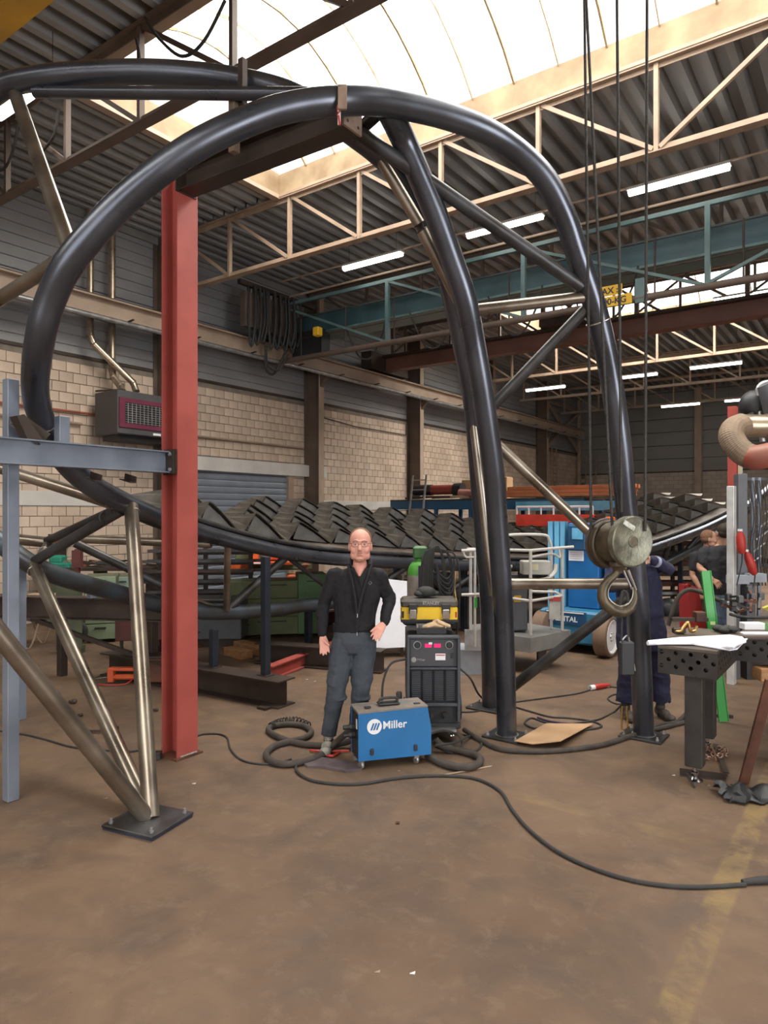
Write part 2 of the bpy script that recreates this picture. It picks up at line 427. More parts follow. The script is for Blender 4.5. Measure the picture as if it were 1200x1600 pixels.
# ---- wall pipes
p = MB().tube([(XL+.07, 3.5, 3.83), (XL+.07, 8.1, 3.83)], .022, 8).build('red_wall_pipe', mat('rust_red_pipe', (.30, .08, .04), .6, .1), smooth=True)
tag(p, 'thin rust red pipe running along the block wall left of the heater', 'pipe')
p = MB().tube([(XL+.07, 3.5, 3.62), (XL+.07, 7.2, 3.62)], .028, 8).build('beige_wall_pipe', tan, smooth=True)
tag(p, 'thin beige pipe on the block wall just below the rust red pipe', 'pipe')
p = MB().tube([(XL+.07, 9.1, 3.64), (XL+.07, 13.3, 3.64)], .025, 8).build('conduit_pipe', tanD, smooth=True)
tag(p, 'beige conduit on the block wall right of the red column', 'pipe')
p = MB().tube([(XL+.05, 13.7, 4.55), (XL+.05, 15.5, 4.42), (XL+.05, 18.1, 4.42), (XL+.05, 18.1, 4.75)], .014, 6).build('wall_cable', rubber)
tag(p, 'thin dark cable sagging over the block wall behind the crane', 'cable')

# ---- rear wall
wb = base_empty('wall_back', loc=(0, YB, 0))
MB().b2((XL-.3, YB+.012, 0), (XR+.3, YB+.3, 3.86)).build('mortar_core', mortar, wb)
mb = MB()
for r in range(20):
    z0 = r*.193; x = XL+(.2 if r % 2 else 0)
    while x < 0:
        a, b = x+.006, x+.394; x += .4
        yy = YB+random.uniform(-.002, .002)
        mb.add([(a, yy, z0+.006), (b, yy, z0+.006), (b, yy, z0+.187), (a, yy, z0+.187), (a, yy+.03, z0+.006), (b, yy+.03, z0+.006), (b, yy+.03, z0+.187), (a, yy+.03, z0+.187)],
               [(0, 1, 2, 3), (0, 4, 5, 1), (1, 5, 6, 2), (2, 6, 7, 3), (3, 7, 4, 0)])
mb.build('bricks', mat('grey_rear_block', (.48, .41, .34), .85, 0, vcol=(.39, .33, .27), scale=1, island=.08), wb, kind='stuff')
for zi in range(7):
    z0 = 3.88+zi*.62
    for xa, xb in ((XL, -6.75), (-6.7, XR)):
        MB().prof((xa, YB+.03, z0+.31), (xb, YB+.03, z0+.31), [(-.05, -.31), (.03, -.31), (.03, .27), (.005, .295), (-.05, .295)] if False else [(-.05, -.305), (.03, -.305), (.03, .27), (.005, .30), (-.05, .30)]).build('cladding_panel', cladB, wb)
MB().b2((XL-.3, YB+.06, 3.8), (XR+.3, YB+.3, 8.4)).build('backing', darkbeam, wb)
MB().b2((XL, YB-.02, 3.84), (XR, YB+.05, 3.90)).build('flashing', darkbeam, wb)
for k, x in enumerate((-6.7, 1.5)):
    MB().ibeam((x, YB-.16, 0), (x, YB-.16, ZD), .30, .28, .02, .012, up=(0, 1, 0)).build('trim_%d' % (k+7), tanD, kind='structure')
# ---- right wall and the open front (mostly out of view)
MB().b2((XR, YF, 0), (XR+.3, -.7, 7.75)).b2((XR, 3.9, 0), (XR+.3, YB, 7.75)).b2((XR, -.7, 5.1), (XR+.3, 3.9, 7.75)).build('wall_right', mat('plain_block_wall', (.42, .36, .3), .9, 0, var=.06), kind='structure')
mb = MB().b2((XL, YF-.3, 6.0), (XR, YF, 8.0)).b2((XL, YF-.3, 0), (-3.4, YF, 6.0)).b2((7.2, YF-.3, 0), (XR, YF, 6.0))
mb.build('wall_front', MATS['plain_block_wall'], kind='structure')

# ---- roof deck: trapezoidal steel sheets with roof light openings
ceil = base_empty('ceiling', loc=(0, 0, ZD))
SLX0, SLX1 = -8.75, 4.3
def deck(x0, x1, y0, y1):
    per = .30; n = max(1, int(round((x1-x0)/per))); per = (x1-x0)/n; pts = []
    for i in range(n):
        x = x0+i*per
        pts += [(x, 0), (x+per*.34, 0), (x+per*.44, .16), (x+per*.90, .16)]
    pts.append((x1, 0))
    k = len(pts); vs = [(a, y0, ZD+b) for a, b in pts]+[(a, y1, ZD+b) for a, b in pts]
    vs += [(x0, y0, ZD+.20), (x1, y0, ZD+.20), (x0, y1, ZD+.20), (x1, y1, ZD+.20)]
    MB().add(vs, [(i, i+1, k+i+1, k+i) for i in range(k-1)]+[(2*k, 2*k+2, 2*k+3, 2*k+1)]).build('deck_sheet', decklight, ceil)
lights_y = [(-6.1, -2.1), (5.0, 8.95), (17.3, 21.3)]
yk = [YF-.3, -6.1, -2.1, 1.0, 5.0, 8.95, 13.3, 17.3, 21.3, 25.8, 30.2, YB+.3]
for a, b in zip(yk, yk[1:]):
    if any(abs(a-l[0]) < .01 for l in lights_y):
        deck(XL-.2, SLX0-.08, a, b); deck(SLX1+.08, XR+.2, a, b)
    else: deck(XL-.2, XR+.2, a, b)
# eaves trim against the left wall
MB().b2((XL, YF, 7.50), (XL+.05, YB, 7.66)).build('trim_10', cladB, kind='structure')

# ---- barrel roof lights
def glaze_mat():
    m = bpy.data.materials.new('milky_roof_glazing'); m.use_nodes = True; nt = m.node_tree; N = nt.nodes; L = nt.links
    for n in list(N):
        if n.type == 'BSDF_PRINCIPLED': N.remove(n)
    out = [n for n in N if n.type == 'OUTPUT_MATERIAL'][0]
    t = N.new('ShaderNodeBsdfTransparent'); t.inputs[0].default_value = (.97, .96, .92, 1)
    d = N.new('ShaderNodeBsdfTranslucent'); d.inputs[0].default_value = (.85, .83, .78, 1)
    x = N.new('ShaderNodeMixShader'); x.inputs[0].default_value = .35
    L.new(t.outputs[0], x.inputs[1]); L.new(d.outputs[0], x.inputs[2]); L.new(x.outputs[0], out.inputs[0]); return m
glz = glaze_mat()
barm = mat('rusty_glazing_bar', (.30, .19, .09), .6, .2, vcol=(.42, .33, .2), scale=6)
def arch(t, y0, y1):       # t 0..1 over the barrel
    h = .95; return (y0+(y1-y0)*t, ZD+.36+h*math.sin(PI*t)**.85)
for wi, (y0, y1) in enumerate(lights_y):
    wd = base_empty('window_%d' % (wi+1), loc=(0, y0, ZD))
    for yy, sgn in ((y1, 1), (y0, -1)):
        MB().b2((SLX0, yy-(.0 if sgn > 0 else .06), ZD-.02), (SLX1, yy+(.06 if sgn > 0 else 0), ZD+.36)).build('kerb_board', kerbm, wd)
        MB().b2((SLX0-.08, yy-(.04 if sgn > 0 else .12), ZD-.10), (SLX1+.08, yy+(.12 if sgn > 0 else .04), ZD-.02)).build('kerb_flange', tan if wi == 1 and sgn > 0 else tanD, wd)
    for xx in (SLX0-.06, SLX1):
        MB().b2((xx, y0, ZD-.02), (xx+.06, y1, ZD+.38)).build('kerb_end', kerbm, wd)
        MB().b2((xx-.04, y0, ZD-.09), (xx+.10, y1, ZD-.02)).build('kerb_flange', tanD, wd)
        P = [(xx+.03, *arch(k/10, y0, y1)) for k in range(11)]
        MB().prism([(p[0]-.004, p[1], p[2]) for p in P], (.008, 0, 0)).build('end_pane', glz, wd)
    n = 20; st = (SLX1-SLX0)/n
    for i in range(n):
        xa, xb = SLX0+i*st+.012, SLX0+(i+1)*st-.012; vs = []
        for k in range(13):
            y, z = arch(k/12, y0, y1); vs += [(xa, y, z), (xb, y, z)]
        MB().add(vs, [(2*k, 2*k+1, 2*k+3, 2*k+2) for k in range(12)]).build('glazing_panel', glz, wd, smooth=False)
    for i in range(1, n):
        w = .026 if i % 2 else .012
        x = SLX0+i*st
        P = [(x, *arch(k/12, y0, y1)) for k in range(13)]
        mb = MB()
        for a, b in zip(P, P[1:]): mb.bar(Vector(a)-Vector((0, 0, .02)), Vector(b)-Vector((0, 0, .02)), w, .04, up=(0, 0, 1))
        mb.build('glazing_bar', barm, wd)

# ---- roof trusses: tan where lit, darker brown stands in for shade
PX = [-2.27+1.56*k for k in range(-6, 7)]
def truss(y, m, label, n):
    t = thing('roof_truss', label, 'truss', (-2.27, y, ZD), group=None)
    x0, x1 = XL+.3, XR-.1
    MB().tee((x0, y, ZD-.06), (x1, y, ZD-.06), .16, .10, .014, up=(0, 0, -1)).build('top_chord', m, t)
    MB().tee((x0+.1, y, 6.43), (x1-.1, y, 6.43), .15, .10, .014).build('bottom_chord', m, t)
    for k, x in enumerate(PX):
        MB().box((x, y, (6.44+ZD-.08)/2), (.055, .07, ZD-.08-6.44)).build('post', m, t)
    for k in range(len(PX)-1):
        a, b = PX[k], PX[k+1]
        if k < 6: p, q = Vector((a+.05, y, ZD-.1)), Vector((b-.04, y, 6.50))
        else: p, q = Vector((a+.04, y, 6.50)), Vector((b-.05, y, ZD-.1))
        MB().bar(p, q, .05, .055).build('diagonal', m, t)
    return t
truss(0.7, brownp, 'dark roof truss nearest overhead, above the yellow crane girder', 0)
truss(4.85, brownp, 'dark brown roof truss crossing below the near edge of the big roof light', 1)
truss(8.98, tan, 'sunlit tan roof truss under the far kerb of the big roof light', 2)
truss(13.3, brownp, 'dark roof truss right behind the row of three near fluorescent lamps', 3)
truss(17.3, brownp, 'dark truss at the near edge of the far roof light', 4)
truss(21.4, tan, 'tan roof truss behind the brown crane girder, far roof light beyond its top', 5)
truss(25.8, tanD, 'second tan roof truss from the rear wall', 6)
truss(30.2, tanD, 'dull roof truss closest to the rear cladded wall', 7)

# ---- fluorescent lamps on conduits
tubeglow = mat('lit_fluorescent_tube', (1, .97, .9), .5, 0, var=0, emit=9)
housing = mat('lamp_housing', (.5, .48, .44), .5, 0, var=.05)
def lamp(x, y, z, label, L_=1.5, group=None):
    t = thing('fluorescent_lamp', label, 'lamp', (x, y, z), group)
    MB().box((x, y, z+.05), (L_, .15, .04)).build('housing', housing, t)
    MB().prof((x-L_/2+.02, y, z), (x+L_/2-.02, y, z), [(-.07, .03), (-.055, -.025), (-.02, -.045), (.02, -.045), (.055, -.025), (.07, .03)]).build('diffuser', tubeglow, t)
    for s in (-1, 1): MB().rod((x+s*L_*.4, y, z+.07), (x+s*L_*.4, y, ZD), .004, 5).build('hanger', darkbeam, t)
def conduit(y, z, label):
    o = MB().tube([(XL+1.2, y, z), (XR-1, y, z)], .02, 8).build('lamp_conduit', tanD, smooth=True)
    tag(o, label, 'conduit')
for x, l in ((-8.42, 'lit fluorescent lamp behind the joint tube, leftmost of the near row'), (-5.48, 'lit fluorescent lamp seen between the inner legs and the big arch'), (-2.55, 'lit fluorescent lamp nearest the upper right, behind the hoist ropes')):
    lamp(x, 11.3, 7.08, l)
lamp(-8.55, 4.35, 7.08, 'glaring lit lamp at the far upper left, under the back arch tube', 1.5)
conduit(11.3, 7.17, 'thin tan conduit carrying the near row of fluorescent lamps')
conduit(23.6, 7.17, 'thin conduit carrying the far row of fluorescent lamps')
for u, v, y, l in ((852, 607, 23.6, 'far lit fluorescent lamp left of the right arch leg'), (991, 588, 23.6, 'small lit fluorescent lamp just right of the right arch leg'), (1118, 571, 23.6, 'lit fluorescent lamp in the far row near the right edge'),
                (1063, 633, 30.0, 'far dim fluorescent lamp low in front of the rear cladding'), (1165, 624, 30.0, 'short lit lamp above the red post at the far right')):
    t_ = (u-600)/F; d = y/(SY*t_+CY); pt = C(u, v, d)
    lamp(pt.x, y, pt.z, l, 1.5)
lamp(-5.0, 18.6, 6.7, 'lit fluorescent lamp seen below the far roof light, right edge', 1.5) if False else None
pt = C(1175, 461, 16.5/(SY*.532+CY)); lamp(pt.x, 16.5, pt.z, 'lit fluorescent lamp above the brown crane girder at the right edge', 1.5)

# ---- teal bridge crane
cr = thing('bridge_crane', 'teal painted overhead crane bridge with lattice walkway and yellow load plate', 'crane', (-2, 12.3, 6.1))
MB().b2((-11.5, 12.2, 6.12), (XR-.5, 12.6, 6.62)).build('box_girder', teal, cr)
MB().b2((-11.5, 12.05, 6.10), (XR-.5, 12.70, 6.14)).build('bottom_flange', tealL, cr)
ZT, ZB, YW = 6.80, 5.50, 11.75
MB().bar((-11.5, YW, ZT), (XR-.5, YW, ZT), .07, .07).build('top_chord', tealL, cr)
MB().tube([(-11.6, YW, ZB), (XR-.5, YW, ZB)], .06, 10).build('bottom_chord', brownp, cr, smooth=True)
MB().tube([(-11.6, YW-.03, ZT+.16), (XR-.5, YW-.03, ZT+.16)], .025, 8).build('handrail', tanD, cr, smooth=True)
xs = [-11.3+1.0*0, -8.7, -5.4, -2.1, 1.2, 4.5]
xs = [-11.4, -8.35, -5.3, -2.2, .9, 4.0]
for x in xs[1:]:
    MB().bar((x, YW, ZB), (x, YW, ZT), .08, .08).build('post', tealL, cr)
for a, b in zip(xs, xs[1:]):
    m1 = (a+b)/2
    MB().bar((a+.05, YW, ZT-.03) if a < -3 else (a, YW, ZB+.05), (b-.05, YW, ZB+.04) if a < -3 else (b, YW, ZT-.03), .05, .05).build('diagonal', tealL, cr)
for x in [-10.8+1.3*k for k in range(14)]:
    MB().rod((x, YW+.02, ZB), (x, YW+.02, ZB+.95), .016, 6).build('rail_post', darkbeam, cr)
for zz in (ZB+.45, ZB+.92):
    MB().tube([(-11, YW+.02, zz), (XR-1, YW+.02, zz)], .012, 6).build('guard_rail', darkbeam, cr)
MB().b2((-11.70, 11.2, 5.93), (-11.35, 13.3, 6.42)).build('end_carriage', teal, cr)
MB().b2((-11.2, 11.9, 5.60), (-10.3, 12.2, 6.15)).build('drive_box', black, cr)
yb = mat('signal_yellow', (.72, .42, .02), .5, 0, var=.05)
px = C(953, 462, 1); 
def on_y(u, v, y):
    t_ = (u-600)/F; return C(u, v, y/(SY*t_+CY))
s1 = on_y(958, 460, 11.66)
MB().box((s1.x-.10, 11.66, s1.z+.07), (.50, .012, .17)).build('load_plate', yb, cr)
MB().box((s1.x+.0, 11.66, s1.z-.11), (.62, .012, .17)).build('load_plate', yb, cr)
text('MAX :', .145, black, cr, (s1.x-.30, 11.65, s1.z+.02), (1, 0, 0), (0, 0, 1), .004, bold=.003)
text('00-KG', .145, black, cr, (s1.x-.17, 11.65, s1.z-.16), (1, 0, 0), (0, 0, 1), .004, bold=.003)
MB().box((s1.x+.42, 11.72, s1.z), (.14, .05, .40)).build('plate_bracket', tealL, cr)
MB().bbox((-10.15, 11.6, 5.98), (.16, .16, .2), .02).build('limit_switch', yb, cr)
# hanging leads drooping along the walkway
for x in [-9.6, -7.9, -6.1, -4.4, -1.2, .6]:
    MB().tube(smooth_path([(x, 11.9, 6.1), (x+.35, 11.9, 5.4), (x+.7, 11.9, 5.3), (x+1.0, 11.9, 5.75), (x+1.1, 11.9, 6.1)], 5), .018, 6).build('drooping_cable', rubber, cr)
# festoon bundle at the wall
fe = thing('festoon_cable_bundle', 'dense bundle of black festoon cables gathered at the wall end of the teal crane', 'cable', (-11.2, 11.1, 6.4))
MB().bar((-11.15, 10.2, 6.92), (-11.15, 12.6, 6.92), .10, .10).build('track', darkbeam, fe)
for i in range(15):
    y = 10.45+i*.11; x = -11.15+random.uniform(-.10, .10); zb = 5.65+random.uniform(-.12, .2)
    P = smooth_path([(x, y, 6.88), (x+.03, y-.03, 6.2), (x+.1, y, zb), (x+.18, y+.05, 6.2), (x+.14, y+.06, 6.88)], 5)
    MB().tube(P, .028, 6).build('cable_loop', rubber, fe)
MB().b2((-11.28, 10.35, 6.0), (-11.12, 11.9, 6.75)).build('cable_carrier', brownp, fe)
MB().tube(smooth_path([(-11.15, 11.0, 5.7), (-11.15, 11.0, 5.2), (-11.2, 11.25, 5.1), (-11.15, 11.4, 5.3), (-11.1, 11.6, 5.7)], 6), .03, 8).build('cable_loop', rubber, fe)
MB().tube(smooth_path([(-11.25, 11.1, 5.7), (-11.2, 11.1, 5.3), (-11.1, 11.35, 5.2), (-11.05, 11.6, 5.6)], 6), .025, 8).build('cable_loop', rubber, fe)

# ---- brown crane behind it
c2 = thing('bridge_crane', 'brown overhead crane girder with dark top flange, behind the teal crane', 'crane', (-2, 16, 6))
MB().b2((-11.5, 15.9, 5.98), (XR-.5, 16.2, 6.32)).build('box_girder', mat('oxide_brown_paint', (.15, .065, .045), .55, 0, var=.15, scale=2), c2)
MB().b2((-11.5, 15.72, 6.32), (XR-.5, 16.35, 6.38)).build('top_flange', darkbeam, c2)
MB().b2((-11.70, 15.2, 5.93), (-11.35, 17.0, 6.42)).build('end_carriage', darkbeam, c2)
MB().tube([(-11.3, 15.75, 7.12), (XR-.8, 15.75, 7.12)], .045, 8).build('handrail', brownp, c2, smooth=True)
MB().tube([(-11.3, 15.75, 6.75), (XR-.8, 15.75, 6.75)], .014, 6).build('guard_rail', darkbeam, c2)
for x in [-11.0+2.2*k for k in range(9)]:
    MB().bar((x, 15.75, 6.38), (x, 15.75, 7.12), .09, .09).build('post', brownp, c2)
    MB().bar((x+.05, 15.75, 6.42), (x+1.1, 15.75, 7.1), .04, .04).build('brace', brownp, c2)
MB().b2((-6.6, 15.5, 6.38), (-5.5, 16.0, 6.62)).build('drive_box', darkbeam, c2)

# ---- yellow crane girder at the top left, close overhead
yc = thing('bridge_crane', 'mustard yellow crane girder crossing the top left corner close overhead', 'crane', (-2, 2.8, 6.3))
MB().b2((-11.4, 2.35, 6.3), (XR-.5, 3.13, 7.1)).build('box_girder', mat('mustard_crane_paint', (.60, .32, .02), .5, 0, vcol=(.42, .21, .02), scale=1.5), yc)
MB().b2((-11.7, 1.9, 5.93), (-11.35, 3.7, 6.42)).build('end_carriage', MATS['mustard_crane_paint'], yc)
# ================================================================== THE BENT TUBE STRUCTURE
R1 = .087
st = thing('tubular_steel_structure', 'huge welded structure of bent dark steel tubes, arch sweeping down into a scale-covered track', 'steelwork', (2.0, 4.0, 0))
Apts = [(1006,1150,6.05),(1000,1000,5.95),(994,900,5.85),(979,800,5.75),(970,700,5.65),(956,600,5.55),(943,533,5.45),(926,467,5.35),(903,400,5.25),(880,333,5.15),(844,270,5.05),(778,215,4.95),(700,182,4.78),(600,160,4.52),(533,158,4.34),(467,165,4.26),(400,184,4.20),(300,232,4.12),(200,308,4.1),(116,400,4.12),(80,467,4.2),(62,533,4.3),(55,600,4.62),(62,645,4.82),(82,690,5.0),(110,730,5.15),(150,763,5.35),(200,789,5.65),(250,811,6.1),(300,828,6.8),(350,842,7.6),(410,856,8.3),(480,869,8.9),(560,876,9.5),(640,880,10.1),(740,884,10.9),(850,884,11.6),(940,877,12.3),(1010,859,12.9),(1080,834,13.5),(1119,817,13.9),(1160,795,14.3),(1200,765,14.7),(1240,725,15.1)]
A = smooth_path([C(*p) for p in Apts], 6)
MB().tube(A, R1, 28).build('arch_tube', mill, st, smooth=True)
Dpts = [(-80,900,5.9),(-130,700,5.8),(-150,450,5.7),(-110,260,5.6),(-60,185,5.5),(0,138,5.4),(60,122,5.3),(150,114,5.25),(250,113,5.2),(350,122,5.15),(440,142,5.05),(500,172,4.95),(548,206,4.95),(590,238,5.02),(630,280,5.15),(658,335,5.35),(688,400,5.5),(708,467,5.7),(722,533,5.85),(735,600,6.0),(743,667,6.15),(748,733,6.3),(753,800,6.45),(759,875,6.6),(764,950,6.75),(767,1105,6.93)]
D_ = smooth_path([C(*p) for p in Dpts[1:]], 6)
MB().tube(D_, R1, 28).build('arch_tube', mill, st, smooth=True)
Bpts = [(606,168,4.60),(628,213,4.82),(652,267,4.92),(680,333,5.02),(704,400,5.12),(727,467,5.22),(740,533,5.35),(752,600,5.45),(762,667,5.55),(771,733,5.65),(776,800,5.75),(783,900,5.85),(788,1000,5.95),(792,1148,6.05)]
B_ = smooth_path([C(*p) for p in Bpts], 6)
MB().tube(B_, R1, 28).build('leg_tube', mill, st, smooth=True)
Tpts = [(-150,450,5.75),(-130,700,5.95),(-60,805,6.0),(0,848,6.1),(50,882,6.25),(100,903,6.5),(175,924,7.0),(250,945,7.5),(325,957,8.0),(425,953,8.7),(475,946,9.2),(560,938,9.8),(640,930,10.4),(740,922,11.1),(850,915,11.8),(940,905,12.5),(1010,893,13.1),(1050,875,13.5),(1091,853,14.0),(1125,830,14.4),(1170,795,14.8)]
T_ = smooth_path([C(*p) for p in Tpts[1:]], 6)
MB().tube(T_, R1, 24).build('lower_chord_tube', mat('bluish_mill_steel', (.085, .11, .135), .4, .55, vcol=(.06, .055, .05), scale=3), st, smooth=True)
# braces (u,v,d)->(u,v,d), radius, material
br = [((55,144,5.32),(480,147,4.75),.046,mill),
 ((25,150,5.35),(110,390,4.35),.052,bright),
 ((-60,505,4.9),(92,408,4.35),.046,bright),
 ((-30,722,5.7),(172,786,5.45),.046,bright),
 ((205,790,5.6),(236,1279,4.37),.054,bright),
 ((52,882,6.2),(230,1268,4.46),.054,bright),
 ((-30,955,3.6),(228,1276,4.36),.052,bright),
 ((55,876,6.2),(190,797,5.6),.045,mill2),
 ((72,846,6.6),(182,796,5.6),.040,mill2),
 ((-40,836,6.5),(78,848,6.6),.052,bright),
 ((60,876,6.2),(78,846,6.6),.040,bright),
 ((115,842,7.6),(330,850,7.4),.045,bright),
 ((118,849,7.2),(262,918,7.4),.045,mill2),
 ((799,912,5.9),(992,912,5.88),.047,bright),
 ((800,1074,6.4),(985,930,5.9),.048,mill2),
 ((772,690,5.75),(990,897,5.85),.044,bright),
 ((765,640,5.62),(922,476,5.38),.045,mill2),
 ((738,485,5.3),(926,463,5.34),.046,bright),
 ((560,207,4.78),(908,448,5.3),.050,mill2),
 ((590,240,5.0),(655,350,5.15),.044,bright),
 ((659,360,5.17),(716,470,5.35),.044,bright),
 ((740,660,6.1),(772,930,6.1),.042,bright),
 ((600,168,4.75),(552,212,4.9),.045,mill2),
 ((356,850,7.7),(354,952,8.1),.038,bright),
 ((358,950,8.2),(452,866,8.7),.05,mill2),
 ((438,862,8.6),(520,925,9.4),.03,mill2),
 ((240,910,7.5),(352,955,8.2),.022,bright),
 ((560,938,9.8),(640,882,10.1),.05,mill2),((640,882,10.1),(700,925,10.8),.05,mill2),((700,925,10.8),(760,884,11.0),.05,mill2),
 ((1045,850,13.2),(1035,884,13.4),.05,mill2),((1108,820,13.8),(1070,862,13.8),.045,mill2)]
for a, b, r, m in br:
    MB().tube([C(*a), C(*a).lerp(C(*b), .5), C(*b)], r, 20).build('brace_tube', m, st, smooth=True)
# weld beads where braces land
for (u, v, d, r, dx) in ((608,172,4.73,.09,None),):
    pass
def weld(c, n, r, t=.006): MB().ring(c, n, r, t, 24, 6).build('weld_bead', weldm, st, smooth=True)
weld(C(70,664,4.895), (C(82,690,5.0)-C(62,645,4.82)), R1+.001, .005)
weld(C(934,503,5.4), C(943,533,5.45)-C(926,467,5.35), R1, .006)
weld(C(236,1283,4.37)+Vector((0, 0, .012)), (0, 0, 1), .078, .010)
weld(C(792,1148,6.05), (0, 0, 1), R1+.01, .010); weld(C(1006,1148,6.05), (0, 0, 1), R1+.01, .010)
weld(C(207,800,5.58), C(236,1279,4.37)-C(205,790,5.6), .055, .006)
weld(C(54,892,6.15), C(230,1268,4.46)-C(52,882,6.2), .055, .006)
weld(C(69,862,6.35), C(78,846,6.6)-C(60,876,6.2), .045, .007)
# joint of the split brace: two inner bolts and tie plates
for k in (-1, 1):
    MB().rod(C(654+k*3,346,5.14), C(661+k*3,364,5.18), .012, 8).build('joint_rod', darkbeam, st)
MB().ring(C(655,350,5.15), C(655,350,5.15)-C(590,240,5.0), .040, .006, 20, 6).build('tube_lip', darkbeam, st)
MB().ring(C(659,360,5.17), C(655,350,5.15)-C(590,240,5.0), .040, .006, 20, 6).build('tube_lip', darkbeam, st)
up_ = Vector((0, 0, .052))
MB().bar(C(722,327,5.02)+up_*.9, C(786,372,5.12)+up_*.9, .05, .03).build('splice_plate', bright, st)
for (u, v) in ((747,340), (755,346)):
    p = C(u, v, 5.03)+Vector((0, 0, .05)); MB().lathe(p, (0, -.3, 1), [(.014, 0), (.014, .02), (0, .02)], 6).build('bolt', chrome, st)
for (u, v) in ((163,806), (174,800)):
    MB().ring(C(u, v+3, 5.68), C(190,797,5.6)-C(55,876,6.2), .047, .007, 20, 6).build('flange_ring', mill2, st)
# base plates with studs
def plate(c, sx, sy, rz, m, bolts=True, nm='base_plate', th=.02):
    R = Matrix.Rotation(rz, 3, 'Z'); c = Vector(c)
    p = MB().bbox((c.x, c.y, th/2+c.z), (sx, sy, th), .004, R).build(nm, m, st)
    if bolts:
        for a in (-1, 1):
            for b in (-1, 1):
                q = c+R @ Vector((a*(sx/2-.04), b*(sy/2-.04), th))
                MB().lathe(q, (0, 0, 1), [(.014, 0), (.014, .012), (.008, .012), (.008, .03), (0, .03)], 6).build('bolt', galv, p)
    return p
P0 = G(232, 1286); plate((P0.x, P0.y, .012), .40, .38, math.radians(12), mill2)
MB().box((P0.x, P0.y, .006), (.39, .37, .012), Matrix.Rotation(math.radians(12), 3, 'Z')).build('shim_plate', mat('blueish_shim', (.05, .06, .1), .4, .5), st)
p = G(792, 1151); plate((p.x, p.y, 0), .34, .30, 0, mill2)
p = G(1006, 1151); plate((p.x, p.y, 0), .36, .30, 0, mill2)
p = G(766, 1108); plate((p.x, p.y, 0), .42, .26, 0, mill2)
# chalk marks on the near brace
ch = mat('chalk_mark', (.7, .7, .65), .9, 0, var=0)
a, b = C(-30,955,3.6), C(228,1276,4.36); dd, sd, uu = basis(b-a)
fr_ = (M(0, -1, 0)+uu*.8).normalized(); q0 = a.lerp(b, .80)+fr_*.0535
for (s0, t0, s1, t1) in ((0, -.012, 0, .014), (0, .014, .02, .014), (.045, -.012, .045, .014), (.045, -.012, .075, -.012), (.075, -.012, .075, .012), (.13, -.014, .13, .016), (.115, .0, .13, .016)):
    sdv = dd.cross(fr_).normalized()
    MB().bar(q0+dd*s0+sdv*t0, q0+dd*s1+sdv*t1, .003, .003).build('chalk_mark', ch, st)

# ---- scale plates riding on the track
Arc = A[29*6:]        # from about (300,828) onwards
Al = [0.0]
for a, b in zip(Arc, Arc[1:]): Al.append(Al[-1]+(b-a).length)
def at_arc(s):
    for i in range(len(Al)-1):
        if Al[i+1] >= s:
            f = (s-Al[i])/(Al[i+1]-Al[i]); return Arc[i].lerp(Arc[i+1], f), (Arc[i+1]-Arc[i]).normalized()
    return Arc[-1], (Arc[-1]-Arc[-2]).normalized()
scalem = mat('dark_scale_plate', (.16, .14, .12), .40, .55, vcol=(.09, .08, .068), scale=5)
gusm = mat('grey_gusset_plate', (.27, .27, .265), .45, .4, vcol=(.20, .20, .19), scale=5)
def scale_mesh(L, Wd, h):
    t = .010
    mb = MB()
    # folded sheet: short steep front, long falling top, curled toe
    n = 7; prof = [(-.16*L, -.02), (-.10*L, .25*h), (-.04*L, .75*h), (0, h), (.10*L, h*.97), (.45*L, h*.62), (.85*L, h*.14), (1.05*L, .0), (1.18*L, .03)]
    vs = []
    for (x, z) in prof: vs += [(x, 0, z), (x, Wd, z*.42+.0)]
    for (x, z) in prof: vs += [(x, 0, z-t), (x, Wd, z*.42-t)]
    k = len(prof); fs = []
    for i in range(k-1):
        fs.append((2*i, 2*i+2, 2*i+3, 2*i+1)); fs.append((2*k+2*i, 2*k+2*i+1, 2*k+2*i+3, 2*k+2*i+2))
        fs.append((2*i, 2*k+2*i, 2*k+2*i+2, 2*i+2)); fs.append((2*i+1, 2*i+3, 2*k+2*i+3, 2*k+2*i+1))
    fs.append((0, 1, 2*k+1, 2*k)); fs.append((2*k-2, 4*k-2, 4*k-1, 2*k-1))
    mb.add(vs, fs)
    # standing rib at the rear edge, seen as a fin
    mb.prism([(-.02*L, Wd-.10, 0), (.03*L, Wd-.10, h*.45), (.30*L, Wd-.10, .02)], (0, .008, 0))
    g = MB().prism([(-.02*L, .03, 0), (.02*L, .03, h*.86), (.42*L, .03, h*.50), (.86*L, .03, .0)], (0, .008, 0))
    return mb, g
protos = {}
rows = 5; rowW = .43; W0 = .34
nps = 0
def track_frame(s, w):
    p, t = at_arc(s); th = Vector((t.x, t.y, 0)).normalized(); nrm = Vector((-th.y, th.x, 0))
    bank = .20+.09*min(1, max(0, s-.5)/3) if s < 6 else max(.06, .29-(s-6)*.065)
    return p+Vector((0, 0, .125))+nrm*w+Vector((0, 0, w*bank)), th, nrm, bank
